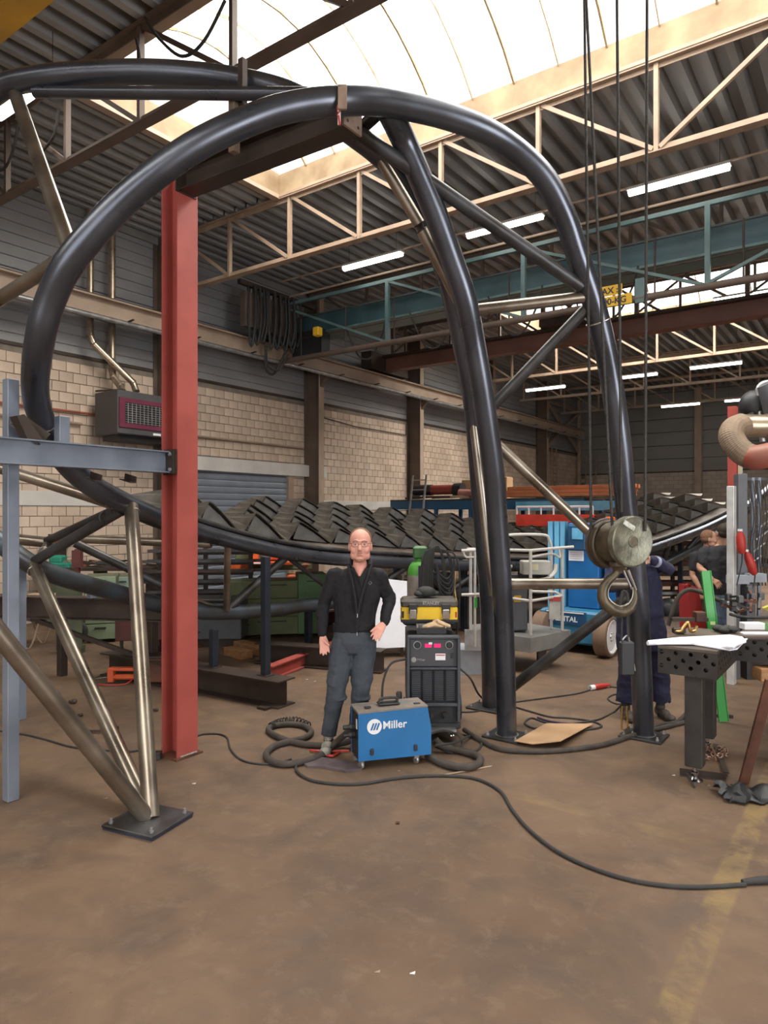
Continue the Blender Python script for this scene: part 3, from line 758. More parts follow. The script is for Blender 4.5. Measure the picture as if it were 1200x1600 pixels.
for r in range(rows):
    s = .12+(.36 if r % 2 else 0)+.72*r
    while s < Al[-1]-2.1:
        L_ = .84-.30*min(1, max(0, s)/4.5)
        key = round(L_, 1)
        if key not in protos:
            a, g = scale_mesh(key*.98, rowW-.02, .25 if key > .6 else .22)
            protos[key] = (a.build('scale_plate', scalem, None, local=True), g.build('gusset', gusm, None, local=True), [0])
        sp_, gp_, used = protos[key]
        if s > -.8:
            pos, th, nrm, bank = track_frame(max(s, 0), W0+r*rowW)
            if s < 0: pos = pos+at_arc(0)[1]*s
            z = (Vector((0, 0, 1))+nrm*(-bank)).normalized(); y = z.cross(th).normalized()
            sl = at_arc(max(s, 0))[1]; x = sl.normalized(); y = z.cross(x).normalized(); z = x.cross(y)
            Rm = Matrix((x, y, z)).transposed().to_4x4()
            o = sp_ if not used[0] else sp_.copy(); gg = gp_ if not used[0] else gp_.copy()
            if used[0]: COL.objects.link(o); COL.objects.link(gg)
            used[0] = 1
            o.parent = st; gg.parent = o
            jig = Matrix.Rotation(random.uniform(-.05, .05), 4, 'Y')
            o.matrix_local = Matrix.Translation(pos-st.location) @ Rm @ jig; nps += 1
        s += L_
# rails and cross members carrying the scales
for w in (.0, .18, .31, 1.3, 2.5):
    P = [track_frame(s*.5, w)[0]-Vector((0, 0, .0 if w == 0 else .06)) for s in range(int(w*3.6), int(Al[-1]*2)-4)]
    MB().tube(P, .028, 8).build('carrier_rail', mill2, st, smooth=True)
for k in range(4, int(Al[-1]/.8)-3):
    a = track_frame(k*.8+.1, -.02)[0]-Vector((0, 0, .05)); b = track_frame(k*.8+.1, 2.4)[0]-Vector((0, 0, .05))
    MB().bar(a, b, .05, .03).build('cross_bar', mill2, st)
vs = []; nn = int((Al[-1]-2.0)*4)
for k in range(nn):
    a_ = track_frame(k*.25, .02)[0]-Vector((0, 0, .025)); b_ = track_frame(k*.25, min(2.5, .3+k*.17))[0]-Vector((0, 0, .045))
    vs += [a_, b_, a_-Vector((0, 0, .008)), b_-Vector((0, 0, .008))]
fs = []
for k in range(nn-1):
    q_ = 4*k; fs += [(q_, q_+1, q_+5, q_+4), (q_+2, q_+6, q_+7, q_+3), (q_, q_+4, q_+6, q_+2), (q_+1, q_+3, q_+7, q_+5)]
MB().add(vs, fs).build('track_plate', mat('dusty_track_plate', (.13, .10, .08), .65, .2, vcol=(.07, .055, .045), scale=5), st)
# far chord tube of the track
Pf = [track_frame(s*.5, 2.5)[0]-Vector((0, 0, .15)) for s in range(8, int(Al[-1]*2)-4)]
MB().tube(Pf, .07, 14).build('far_chord_tube', mill2, st, smooth=True)
print('scale plates', nps)

# ================================================================== ERECTION STAND (red column and beams)
js = thing('erection_stand', 'red primed H column with steel beams bolted to it, carrying the big arch', 'steel stand', (-4.61, 3.545, 0))
cx, cy = -4.61, 3.58
MB().ibeam((cx, cy, .0), (cx, cy, 4.66), .20, .20, .015, .010, up=(1, 0, 0)).build('column', redlead, js)
MB().box((cx, cy, .008), (.26, .26, .016)).build('foot_plate', rust, js)
for a in (-.04, .04):
    MB().tube([(cx+.11, cy-.08, .02), (cx+.11, cy+.08, .02)], .008, 6).build('weld_bead', weldm, js) if a < 0 else None
yb_ = cy-.11
MB().ibeam((-4.61, yb_-.01, 2.355), (-4.61, 1.2, 2.355), .12, .17, .010, .008).build('side_beam', greybeam, js)
MB().box((-4.61+.03, yb_-.006, 2.355), (.15, .014, .20)).build('end_plate', darkbeam, js)
MB().box((-4.61+.035, yb_-.022, 2.355), (.13, .014, .185)).build('end_plate', darkbeam, js)
for z in (-.06, .06):
    for x in (-.03, .07):
        MB().lathe((-4.61+x, yb_-.03, 2.355+z), (0, -1, 0), [(.014, 0), (.014, .016), (0, .016)], 6).build('bolt', galv, js)
e0 = Vector((cx+.10, 3.56, 4.58)); e1 = Vector((-1.80, 3.56, 4.58))
e1 = C(546, 190, 4.53); e1 = Vector((e1.x, 3.56, 4.56)); e0.z = 4.60
MB().ibeam(e0, e1, .16, .20, .012, .008).build('top_beam', darkbeam, js)
MB().box(e0+Vector((.006, 0, 0)), (.012, .20, .22)).build('end_plate', darkbeam, js)
ep = MB().box(e1+Vector((.01, 0, .02)), (.018, .19, .24)).build('end_plate', mat('bare_rusted_plate', (.36, .26, .19), .6, .3, vcol=(.22, .14, .1), scale=8), js)
for a in (-1, 1):
    for z in (-.07, .09):
        MB().lathe(e1+Vector((.019, a*.055, z+.01)), (1, 0, 0), [(.011, 0), (.011, .0015), (0, .0015)], 10).build('bolt_hole', black, ep)
# clamp bars over the arch tube at the beam end
cl = C(534, 160, 4.40); clb = Vector((cl.x, cl.y, 4.58))
MB().bbox(C(535, 152, 4.225), (.055, .02, .15), .003, Matrix.Rotation(YAW, 3, 'Z')).build('clamp_bar', MATS['bare_rusted_plate'], js)
MB().bar(C(535, 137, 4.22), C(533, 137, 4.52), .05, .02).build('clamp_bar', darkbeam, js)
cb = C(379, 125, 4.95); 
MB().bbox((cb.x, cb.y, cb.z-.02), (.05, .05, .34), .004).build('clamp_bar', darkbeam, js)
cb2 = C(366, 190, 4.95)
MB().bbox((cb2.x, cb2.y, cb2.z), (.06, .06, .45), .004).build('clamp_bar', mat('plain_bar', (.2, .14, .1), .6, .3), js)
# cradle on the side beam below the tube
q = C(75, 684, 4.72)
sb = lambda u: (lambda t: Vector((-4.61, -4.61/((CY*t-SY)/(SY*t+CY)), 0)))((u-600)/F)
y75 = sb(72).y; y97 = sb(97).y
MB().angle((-4.70, y75-.16, 2.58), (-4.58, y75-.03, 2.45), .10, .010).build('cradle_angle', darkbeam, js)
MB().prism([(-4.66, y75-.22, 2.585), (-4.66, y75-.17, 2.60), (-4.66, y75-.05, 2.445), (-4.66, y75-.15, 2.44)], (.10, 0, 0)).build('cradle_plate', darkbeam, js)
MB().bbox((-4.61, y97, 2.53), (.075, .075, .18), .004).build('stub_post', greybeam, js)
MB().angle((-4.68, sb(200).y, 2.23), (-4.54, sb(200).y, 2.20), .05, .008).build('small_bracket', darkbeam, js)
MB().angle((-4.68, sb(146).y, 2.23), (-4.54, sb(146).y, 2.20), .05, .008).build('small_bracket', darkbeam, js)
# strap hanging from the clamp
sp = thing('lifting_strap', 'red and white strap knotted around the clamp at the arch top', 'strap', tuple(C(532, 185, 4.28)))
a = C(541, 165, 4.27)
MB().bar(C(541,163,4.27), C(527,178,4.25), .035, .006, up=(0, 0, 1)).build('red_band', redp, sp)
MB().bar(C(530,163,4.26), C(530,195,4.26), .018, .005, up=M(0, 1, 0)).build('white_tail', white, sp)
MB().bar(C(527,165,4.265), C(531,196,4.255), .012, .005, up=M(0, 1, 0)).build('red_tail', redp, sp)

# ---- props under the tubes
def prop(u, v, ztop, w, label, m=greybeam, foot=True, rz=0):
    g = G(u, v); t = thing('support_post', label, 'post', tuple(g), None)
    MB().bbox((g.x, g.y, ztop/2), (w, w, ztop), .005).build('post', m, t)
    if foot: MB().box((g.x, g.y, .006), (w*1.5, w*1.5, .012)).build('foot_plate', darkbeam, t)
    return t
prop(17, 1250, 2.86, .078, 'blue grey square steel post at the left edge, foot nearest the camera', foot=False)
g_ = G(31, 1124); t_ = thing('support_post', 'shorter blue grey post standing right behind the leftmost post', 'post', tuple(g_))
MB().bbox((g_.x, g_.y, .75), (.085, .085, 1.5), .005).build('post', greybeam, t_)
darkpost = mat('dark_blue_steel_post', (.045, .055, .075), .4, .6, var=.15)
bt = .27   # beams on the floor carry some of the posts
def prop_on(u, v, zb, ztop, w, label):
    g = G(u, v, zb); t = thing('support_post', label, 'post', tuple(g))
    MB().bbox((g.x, g.y, (zb+ztop)/2), (w, w, ztop-zb), .004).build('post', darkpost, t)
    MB().box((g.x, g.y, zb+.004), (w*1.9, w*1.5, .008)).build('foot_plate', darkbeam, t)
    return t
prop_on(415, 1055, .27, 1.50, .075, 'tall dark post on the floor beam, propping the upper track tube')
prop_on(334, 1042, .27, .68, .075, 'short dark post on the same floor beam, propping the lower tube')
for u, v, zt, l in ((482, 1010, .66, 'dark post behind the man, propping the lower tube'), (725, 985, 1.0, 'dark post behind the gas bottle, under the track'), (1063, 945, 1.45, 'dark post under the right end of the track')):
    g = G(u, v); t = thing('support_post', l, 'post', tuple(g)); MB().bbox((g.x, g.y, zt/2), (.09, .09, zt), .004).build('post', darkpost, t)
    MB().box((g.x, g.y, .006), (.16, .16, .012)).build('foot_plate', darkbeam, t)
# big H beam lying on the floor, with the posts on it
a = G(250, 1030, .27); b = G(448, 1062, .27)
dirb = (b-a).normalized(); a = a-dirb*.9
fb = thing('floor_beam', 'rust brown wide flange beam on the floor in front of the rails, carrying the two dark posts', 'beam', (b.x, b.y, 0))
MB().ibeam(Vector((a.x, a.y, .135)), Vector((b.x, b.y, .135)), .27, .27, .014, .010).build('beam', darkbeam, fb)
MB().box((b.x-.12, b.y-.2, .012), (.12, .08, .024)).build('packing', darkbeam, fb)
# rust rail behind, and red skid
def beam(name, p, q, w, h, m, label, cat='beam'):
    o = MB().ibeam(p, q, w, h, .014, .010).build(name, m); return tag(o, label, cat)
beam('floor_beam', G(240, 1022)+Vector((0, 0, .12)), G(560, 968)+Vector((0, 0, .12)), .16, .22, rust, 'long rusty beam on the floor running away under the lower tube')
beam('floor_beam', G(420, 1062)+Vector((0, 0, .08)), G(530, 1020)+Vector((0, 0, .10)), .12, .16, redlead, 'red primed beam on the floor just left of the man')
beam('floor_beam', G(405, 1035)+Vector((0, 0, .14)), G(600, 1050)+Vector((0, 0, .14)), .24, .26, darkbeam, 'dark wide beam lying on the floor behind the man\'s legs')
beam('floor_beam', G(690, 985)+Vector((0, 0, .35)), G(760, 965)+Vector((0, 0, .40)), .14, .18, redlead, 'red beam end behind the toolbox')
# packing timbers
for u, v, L_, l in ((395, 1018, .75, 'flat timber block on the floor beyond the short dark post'), (372, 1026, .45, 'small timber end beside the larger flat timber block')):
    g = G(u, v); o = MB().bbox((g.x, g.y, .055), (L_, .18, .11), .004, Matrix.Rotation(-.2, 3, 'Z')).build('timber_block', wood); tag(o, l, 'timber')
# long dark girder on the left carrying the lower tube
a = C(-60, 941, 8.5); b = C(262, 954, 8.1)
gt = thing('trestle_girder', 'long dark girder at knee height left of the red column, under the blue tube', 'girder', (b.x, b.y, 0))
MB().ibeam(Vector((a.x, a.y, .82)), Vector((b.x, b.y, .82)), .22, .26, .014, .010).build('girder', darkbeam, gt)
for f in (.12, .5, .93):
    q = a.lerp(b, f); MB().bbox((q.x, q.y, .345), (.09, .09, .69), .004).build('leg', darkbeam, gt)
q0 = a.lerp(b, .35); q1 = a.lerp(b, .75)
MB().bar(Vector((q0.x, q0.y, .68)), Vector((b.x, b.y, .15)), .05, .05).build('strut', darkbeam, gt)
for u in (33, 144):
    qq = C(u, 905, 8.15); MB().bbox((qq.x, qq.y, 1.07), (.09, .09, .24), .004).build('stub_post', greybeam, gt)
# ================================================================== MACHINES AND SMALL THINGS
def camthing(name, label, cat, u, d, z=0.0, group=None, rz=0.0):     # a thing whose local x runs to the right and y away from the standpoint
    p = XY(u, d, z); return thing(name, label, cat, tuple(p), group, YAW+rz)
X_, Y_, Z_ = (1, 0, 0), (0, 1, 0), (0, 0, 1)

# ---- warm air heater on the left wall with its flues
ht = thing('warm_air_heater', 'dark grey wall heater with maroon framed louvre grille, high on the left wall', 'heater', (-11.9, 7.35, 3.35))
hm = mat('heater_grey', (.075, .072, .075), .5, .1, var=.1); mar = mat('maroon_frame', (.13, .02, .045), .45, 0, var=.08)
x0, x1, y0, y1 = -11.95, -11.22, 7.35, 8.75
MB().bbox(((x0+x1)/2, (y0+y1)/2, 3.80), (x1-x0, y1-y0, .80), .015).build('body', hm, ht)
MB().box((-11.6, 8.05, 3.36), (.5, 1.2, .12)).build('burner_tray', black, ht)
fx = x1
for (ya, yb2, za, zb2) in ((y0+.02, y1-.02, 3.98, 4.06), (y0+.02, y1-.02, 3.52, 3.60), (y0+.02, y0+.14, 3.60, 3.98), (y1-.14, y1-.02, 3.60, 3.98)):
    MB().b2((fx, ya, za), (fx+.025, yb2, zb2)).build('grille_frame', mar, ht)
MB().b2((fx-.005, y0+.14, 3.60), (fx+.004, y1-.14, 3.98)).build('grille_back', black, ht)
for k in range(9):
    MB().bar((fx+.012, y0+.15, 3.625+k*.042), (fx+.012, y1-.15, 3.625+k*.042), .02, .006).build('louvre', galv, ht)
for k in range(13):
    MB().box((fx+.022, y0+.2+k*.085, 3.79), (.008, .012, .37)).build('vane', galv, ht)
MB().b2((fx, y0+.75, 3.43), (fx+.006, y0+.92, 3.47)).build('rating_label', white, ht)
MB().bar((-12.15, 7.5, 4.28), (-11.3, 7.5, 4.22), .03, .03).build('bracket', darkbeam, ht)
duct = mat('bronze_flue_pipe', (.42, .34, .25), .32, .8, var=.15, scale=6)
def wp(u, v, x=-11.85):
    t = (u-600)/F; y = x*(SY*t+CY)/(CY*t-SY); d = y/(SY*t+CY); return Vector((x, y, HC-(v-802)/F*d))
for pts, l in (([(213, 612, -11.6), (208, 598, -11.7), (146, 537, -11.85), (141, 525, -11.9), (141, 470, -11.93), (141, 330, -11.93)], 'longer flue pipe with a slanting leg rising from the wall heater'),
               ([(192, 612, -11.65), (188, 603, -11.75), (177, 590, -11.85), (175, 580, -11.93), (175, 480, -11.93), (175, 340, -11.93)], 'straight flue pipe rising from the left end of the wall heater')):
    P = [wp(*p) for p in pts]; P[-1].z = 7.6
    t = thing('flue_pipe', l, 'pipe', tuple(P[0]))
    MB().tube(P, .065, 14).build('pipe', duct, t, smooth=True)
    for k in (1, 2, 3): MB().ring(P[k], P[min(k+1, len(P)-1)]-P[k-1], .066, .010, 14, 6).build('joint_band', duct, t)

# ---- welding power source on its cart
def Lx(u, u0, d): return (u-u0)*d/F
def Lz(v, d): return HC-(v-802)*d/F
ps = camthing('welding_power_source', 'tall black welding power source on a wheeled cart, toolbox on top', 'welder', 677, 5.85)
U0, D0 = 677, 5.85
psm = mat('power_source_black', (.032, .033, .036), .5, 0, var=.2, scale=10)
frm = mat('power_source_bezel', (.06, .065, .075), .45, .1, var=.1)
MB().bbox((0, .40, .56), (.43, .74, .64), .015).build('body', psm, ps, local=True)
mb = MB()
mb.bbox((-.213, -.01, .55), (.026, .06, .72), .008); mb.bbox((.213, -.01, .55), (.026, .06, .72), .008)
mb.bbox((0, -.01, .905), (.44, .06, .03), .008); mb.bbox((0, -.015, .642), (.40, .05, .018), .005); mb.bbox((0, -.01, .335), (.42, .05, .03), .008)
mb.build('front_bezel', frm, ps, local=True)
MB().bbox((0, .018, .77), (.40, .03, .235), .004).build('control_panel', mat('control_panel_grey', (.055, .055, .06), .5, 0, var=.05), ps, local=True)
for s in (-.135, .135):
    k = MB().lathe((s, .002, .835), (0, -1, 0), [(.034, 0), (.034, .003)], 20).build('dial_scale', white if False else galv, ps, local=True)
    MB().lathe((s, .0, .835), (0, -1, 0), [(.027, 0), (.026, .02), (.018, .026), (0, .026)], 18).build('knob', black, ps, local=True)
led = mat('magenta_led_display', (.9, .01, .12), .4, 0, var=0, emit=.9)
for s in (-.043, .035): MB().box((s, -.0, .83), (.055, .006, .03)).build('display', led, ps, local=True)
MB().box((-.025, -.005, .85), (.03, .006, .018)).build('sticker', white, ps, local=True)
MB().box((.06, .0, .735), (.085, .006, .055)).build('sticker', white, ps, local=True)
MB().box((.06, -.004, .750), (.075, .003, .008)).build('sticker_print', redp, ps, local=True)
MB().box((.16, .0, .745), (.02, .01, .045)).build('switch', black, ps, local=True)
MB().lathe((-.165, .002, .71), (0, -1, 0), [(.022, 0), (.022, .003)], 16).build('logo_disc', galv, ps, local=True)
text('Miller', .030, galv, ps, (-.138, .0, .70), X_, Z_, .002, local=True)
for c in range(4):
    x = -.145+c*.097
    MB().box((x, .012, .49), (.078, .02, .26)).build('vent_panel', black, ps, local=True)
    mb = MB()
    for k in range(15): mb.bar((x-.036, -.004, .375+k*.0165), (x+.036, -.004, .375+k*.0165), .010, .005)
    mb.build('vent_slats', frm, ps, local=True, kind='stuff')
MB().bbox((0, .04, .225), (.40, .05, .17), .004).build('connector_panel', black, ps, local=True)
for s in (-.02, .10): MB().lathe((s, .01, .24), (0, -1, 0), [(.03, 0), (.03, .02), (.018, .05), (.012, .09), (0, .09)], 12).build('cable_socket', rubber, ps, local=True)
MB().bbox((0, .42, .15), (.46, .86, .05), .01).build('cart_base', psm, ps, local=True)
MB().box((.02, -.02, .13), (.34, .10, .02)).build('cart_step', galv, ps, local=True)
for s in (-1, 1):
    w = MB().lathe((s*.27, .66, .135), (s, 0, 0), [(.0, -.02), (.085, -.02), (.125, -.022), (.135, -.01), (.135, .02), (.125, .032), (.09, .03), (.085, .015), (.03, .015), (.03, .035), (0, .035)], 28).build('rear_wheel', rubber, ps, smooth=True, local=True)
    MB().lathe((s*.16, .06, .05), (1, 0, 0), [(0, -.015), (.045, -.015), (.05, 0), (.045, .015), (0, .015)], 18).build('caster', chrome, ps, smooth=True, local=True)
    MB().box((s*.16, .07, .095), (.05, .05, .06)).build('caster_fork', galv, ps, local=True)
MB().rod((-.27, .66, .135), (.27, .66, .135), .012, 8).build('axle', galv, ps, local=True)
MB().bbox((.235, .48, .33), (.05, .28, .30), .01).build('side_pocket', black, ps, local=True)
MB().box((.222, -.01, .36), (.02, .004, .05)).build('blue_tag', blueL, ps, local=True)
tr = MB(); tr.box((-.01, .14, .93), (.25, .16, .012)).box((-.13, .14, .955), (.01, .16, .05)).box((.11, .14, .955), (.01, .16, .05)).box((-.01, .22, .955), (.25, .01, .05))
tr.build('top_tray', galv, ps, local=True); MB().box((-.01, .06, .945), (.25, .02, .05)).build('top_tray_lip', black, ps, local=True)
# leather gloves in the tray
gl = camthing('welding_gloves', 'tan leather welding gloves lying in the tray below the toolbox', 'gloves', 680, 5.97, .94)
lea = mat('tan_leather', (.50, .34, .20), .8, 0, var=.2, scale=14, bump=.3)
MB().loft([((-.11, 0, .02), .01, .02, Y_, Z_), ((-.07, 0, .035), .055, .022, Y_, Z_), ((0, .01, .05), .06, .028, Y_, Z_), ((.04, .0, .04), .05, .02, Y_, Z_), ((.10, .0, .03), .02, .012, Y_, Z_)], 12).build('glove', lea, gl, smooth=True, local=True)
MB().loft([((-.02, .02, .06), .02, .02, Y_, Z_), ((.02, .01, .075), .05, .022, Y_, Z_), ((.08, .0, .05), .05, .02, Y_, Z_), ((.13, -.01, .035), .02, .014, Y_, Z_)], 12).build('glove', lea, gl, smooth=True, local=True)
# toolbox
tb = camthing('toolbox', 'yellow and black toolbox with two metal latches on top of the power source', 'toolbox', 671, 6.10, .955)
yel = mat('toolbox_yellow', (.78, .50, .02), .45, 0, var=.08)
MB().bbox((0, .13, .025), (.47, .24, .05), .02).build('foot', black, tb, local=True)
MB().bbox((0, .13, .10), (.50, .25, .13), .008).build('yellow_band', yel, tb, local=True)
MB().bbox((0, .13, .195), (.505, .26, .085), .025).build('lid', mat('dusty_black_lid', (.05, .045, .04), .6, 0, vcol=(.09, .075, .06), scale=8), tb, local=True)
MB().bbox((0, .13, .045), (.505, .255, .03), .006).build('lower_band', black, tb, local=True)
for s in (-.145, .145):
    MB().bbox((s, -.002, .15), (.075, .03, .09), .006).build('latch_housing', black, tb, local=True)
    MB().bbox((s, -.016, .105), (.065, .02, .085), .006).build('latch', chrome, tb, local=True)
text('STANLEY', .036, galv, tb, (-.06, -.003, .19), X_, Z_, .003, local=True, bold=.0008)
MB().box((-.235, -.0, .10), (.02, .004, .06)).build('corner_print', black, tb, local=True); MB().box((.235, -.0, .10), (.014, .004, .05)).build('corner_print', redp, tb, local=True)
# rag / mask on the toolbox
rg = camthing('dark_welding_cap', 'crumpled dark cap lying on the toolbox lid beside the bottle', 'cap', 666, 6.15, 1.20)
MB().ball((0, .06, .045), (.09, .07, .05), 14, 8).ball((-.06, .04, .03), (.05, .05, .03), 12, 6).ball((.05, .08, .03), (.07, .05, .03), 12, 6).build('crumpled_cloth', rubber, rg, smooth=True, local=True)
# gas bottle
gb = camthing('gas_cylinder', 'grey shielding gas bottle with green shoulder behind the toolbox', 'gas bottle', 655, 6.68)
gbm = mat('gas_bottle_grey', (.36, .33, .31), .5, .1, vcol=(.26, .22, .19), scale=8); gbg = mat('gas_bottle_green', (.07, .30, .035), .45, 0, var=.15)
MB().lathe((0, 0, 0), Z_, [(.10, .13), (.112, .16), (.114, .6), (.114, 1.36)], 28).build('bottle_body', gbm, gb, smooth=True, local=True)
MB().lathe((0, 0, 0), Z_, [(.1145, 1.355), (.112, 1.39), (.098, 1.44), (.07, 1.475), (.04, 1.49), (.035, 1.52), (0, 1.52)], 28).build('shoulder', gbg, gb, smooth=True, local=True)
MB().bbox((.01, 0, 1.57), (.14, .10, .13), .02).build('valve_guard', greenp if False else mat('guard_green', (.05, .15, .04), .5), gb, local=True)
MB().lathe((.10, -.04, 1.56), (0, -1, 0), [(.032, 0), (.032, .02), (.028, .024), (0, .024)], 20).build('gauge', white, gb, local=True)
for k in range(4): MB().lathe((.085+k*.012, -.045, 1.50-k*.03), (0, -.4, -1), [(.012, 0), (.014, .01), (.012, .03), (.006, .035), (0, .035)], 8).build('brass_fitting', brassm, gb, local=True)
MB().box((0, -.115, 1.15), (.03, .006, .60)).build('strap', mat('purple_strap', (.07, .03, .10), .7), gb, local=True)
# cable coil over the guard
cc = camthing('coiled_welding_cable', 'thick hank of black welding cables looped over the gas bottle valve', 'cable', 683, 6.60, 1.2)
for i in range(11):
    w = .05+.012*i; x = .0-.01*(i % 5)+.004*i; zb = 1.2-(.42+random.uniform(0, .12)) if i % 3 else .85
    P = smooth_path([(x-w*.9, -.05-.01*(i % 3), zb+.05), (x-w, -.08, 1.35), (x-w*.7, -.06, 1.58), (x, -.05, 1.64-.006*i), (x+w*.7, -.06, 1.56), (x+w, -.08, 1.3), (x+w*.8, -.05, zb)], 5)
    MB().tube([Vector(p)-Vector((0, 0, 1.2)) for p in P], .009, 7).build('cable_turn', rubber, cc, local=True)
for i in range(5):
    P = smooth_path([(-.02, -.13, 1.48), (.02, -.14, 1.38-.04*i), (.09+.01*i, -.14, 1.34-.045*i), (.15, -.12, 1.44-.02*i), (.15, -.1, 1.52)], 5)
    MB().tube([Vector(p)-Vector((0, 0, 1.2)) for p in P], .007, 7).build('thin_lead', black, cc, local=True)
MB().tube([Vector(p)-Vector((0, 0, 1.2)) for p in smooth_path([(.16, -.08, 1.4), (.15, -.1, 1.25), (.17, -.1, 1.12)], 4)], .014, 8).build('torch_grip', brassm, cc, local=True)

# ---- blue wire feeder in front
fd = camthing('wire_feeder', 'blue wire feeder case on casters with white round logo, in front of the man', 'welder', 560, 5.23, 0, None, math.radians(16))
fbl = mat('feeder_blue', (.012, .135, .34), .4, 0, var=.06, coat=.2)
Lf, Wf, z0f, z1f = .585, .24, .07, .452
fg = mat('dusty_grey_lid', (.16, .15, .145), .6, 0, vcol=(.24, .19, .15), scale=9)
MB().prism([(0, 0, z0f), (Lf, 0, z0f+.0), (Lf, 0, z1f-.17), (Lf-.03, 0, z1f-.01), (0, 0, z1f-.02)], (0, .012, 0)).build('side_door', fbl, fd, local=True)
MB().prism([(.004, .012, z0f), (Lf-.004, .012, z0f), (Lf-.004, .012, z1f-.17), (Lf-.034, .012, z1f-.015), (.004, .012, z1f-.025)], (0, Wf-.024, 0)).build('case', black, fd, local=True)
MB().prism([(-.004, -.004, z1f-.022), (Lf-.028, -.004, z1f-.008), (Lf-.03, -.004, z1f+.003), (-.004, -.004, z1f-.008)], (0, Wf+.008, 0)).build('top_cover', fg, fd, local=True)
MB().prism([(0, Wf-.012, z0f), (Lf, Wf-.012, z0f), (Lf, Wf-.012, z1f-.17), (Lf-.03, Wf-.012, z1f-.01), (0, Wf-.012, z1f-.02)], (0, .012, 0)).build('side_door', fbl, fd, local=True)
h = MB().bbox((.27, .12, z1f+.012), (.17, .09, .012), .004).build('handle_base', black, fd, local=True)
MB().tube(smooth_path([(.195, .12, z1f+.015), (.205, .12, z1f+.045), (.27, .12, z1f+.052), (.335, .12, z1f+.045), (.345, .12, z1f+.015)], 4), .011, 8).build('handle', rubber, fd, smooth=True, local=True)
for x in (.09, .49): MB().bbox((x, .07, z1f+.004), (.05, .03, .010), .003).build('hinge_cap', black, fd, local=True)
for x in (.105, .455): MB().bbox((x, -.006, .135), (.026, .016, .05), .005).build('latch', black, fd, local=True)
dl = MB().lathe((.125, -.001, .325), (0, -1, 0), [(.058, 0), (.058, .003)], 32).build('logo_disc', white, fd, local=True)
for k in range(3):
    x = .092+k*.022; MB().prism([(x, -.005, .300), (x+.013, -.005, .300), (x+.033, -.005, .352), (x+.020, -.005, .352)], (0, -.002, 0)).build('logo_stripe', fbl, dl, local=True)
text('Miller', .084, white, fd, (.190, -.002, .302), X_, Z_, .003, local=True, bold=.001)
for (x, y) in ((.03, .03), (.47, .03), (.03, .21), (.47, .21)):
    c = MB().lathe((x, y, .032), (1, .3, 0), [(0, -.011), (.028, -.011), (.032, 0), (.028, .011), (0, .011)], 16).build('caster', galv, fd, smooth=True, local=True)
    MB().box((x, y, .06), (.04, .035, .03)).build('caster_fork', chrome, fd, local=True)
for z in (.14, .2): MB().lathe((0, .12, z+.1), (-1, 0, 0), [(.028, 0), (.028, .03), (.018, .05), (.018, .09), (0, .09)], 12).build('cable_socket', black, fd, local=True)
MB().box((-.002, .05, .34), (.004, .03, .07)).build('sticker', white, fd, local=True)

# ---- hoses and cables on the floor
def gp(pts, z=.0): return [G(u, v)+Vector((0, 0, z if len(p_) < 1 else p_[0])) for (u, v, *p_) in pts]
def floor_line(name, label, pts, r, m, cat='cable', n=6, seg=8):
    P = smooth_path([C(636,1030,5.86), C(612,1036,5.82), C(600,1060,5.78), C(597,1090,5.74), C(600,1118,5.7), C(606,1140,5.66)] if pts == 'PATHX' else [G(u, v, r+(q[0] if q else 0)) for (u, v, *q) in pts], n)
    o = MB().tube(P, r, seg).build(name, m, smooth=True); return tag(o, label, cat)
floor_line('rubber_hose', 'thick dusty hose coiled on the floor at the man\'s feet', [(560,1150,.1),(540,1160,.02),(505,1165),(460,1160),(428,1148),(420,1138),(440,1132),(470,1133),(486,1142),(478,1152),(455,1158),(430,1165),(416,1178),(425,1190),(450,1194),(480,1188),(505,1178),(525,1160,.05),(548,1140,.2)], .026, hosem, 'hose', 7, 12)
sp_ = MB()
P = smooth_path([G(424, 1140), G(440, 1133), G(462, 1131), G(484, 1140)], 10)
for a, b in zip(P[::2], P[1::2]):
    sp_.ring(a+Vector((0, 0, .032)), b-a, .030, .007, 12, 5)
tag(sp_.build('spiral_hose_guard', rubber), 'black spiral guard wrapped round the thick coiled hose', 'hose guard', kind='stuff')
floor_line('rubber_hose', 'thick dusty hose looped on the floor right of the blue wire feeder', [(668,1180,.0),(690,1192),(720,1199),(745,1195),(750,1185),(738,1178),(715,1172),(690,1165,.03),(680,1155,.08)], .030, hosem, 'hose', 7, 12)
floor_line('welding_cable', 'long thin black cable curving across the open floor to the right edge', [(462,1196),(466,1208),(490,1220),(530,1225),(570,1224),(620,1216),(680,1212),(740,1216),(780,1235),(800,1265),(825,1295),(870,1330),(930,1358),(1000,1378),(1080,1386),(1165,1382)], .0115, rubber)
o = MB().tube([G(1160, 1383)+Vector((0, 0, .016)), G(1185, 1381)+Vector((0, 0, .018)), G(1230, 1379)+Vector((0, 0, .018))], [.014, .02, .02], 12).build('cable_connector', rubber, smooth=True)
tag(o, 'black cable connector lying on the floor at the right edge', 'connector')
floor_line('welding_cable', 'thin cable on the floor from the red column to the hose coil', [(303,1152),(318,1147),(342,1147),(355,1153),(360,1170),(375,1186),(400,1193),(430,1193),(455,1186)], .008, rubber)
floor_line('welding_cable', 'thin cable lying on the floor left of the red column', [(-20,1140),(30,1146),(70,1155),(112,1167),(160,1172),(205,1174),(225,1170)], .008, rubber)
floor_line('supply_hose', 'grey brown hose running along the floor past the cardboard to the table', [(725,1140,.02),(745,1153),(780,1170),(830,1174),(880,1172),(940,1164),(985,1150),(1020,1141),(1062,1130),(1100,1120)], .021, hosem, 'hose', 6, 10)
floor_line('supply_hose', 'short dark hose beside the foot of the right arch leg', [(1000,1146,.02),(1030,1133),(1058,1128),(1075,1112)], .02, hosem, 'hose', 6, 10)
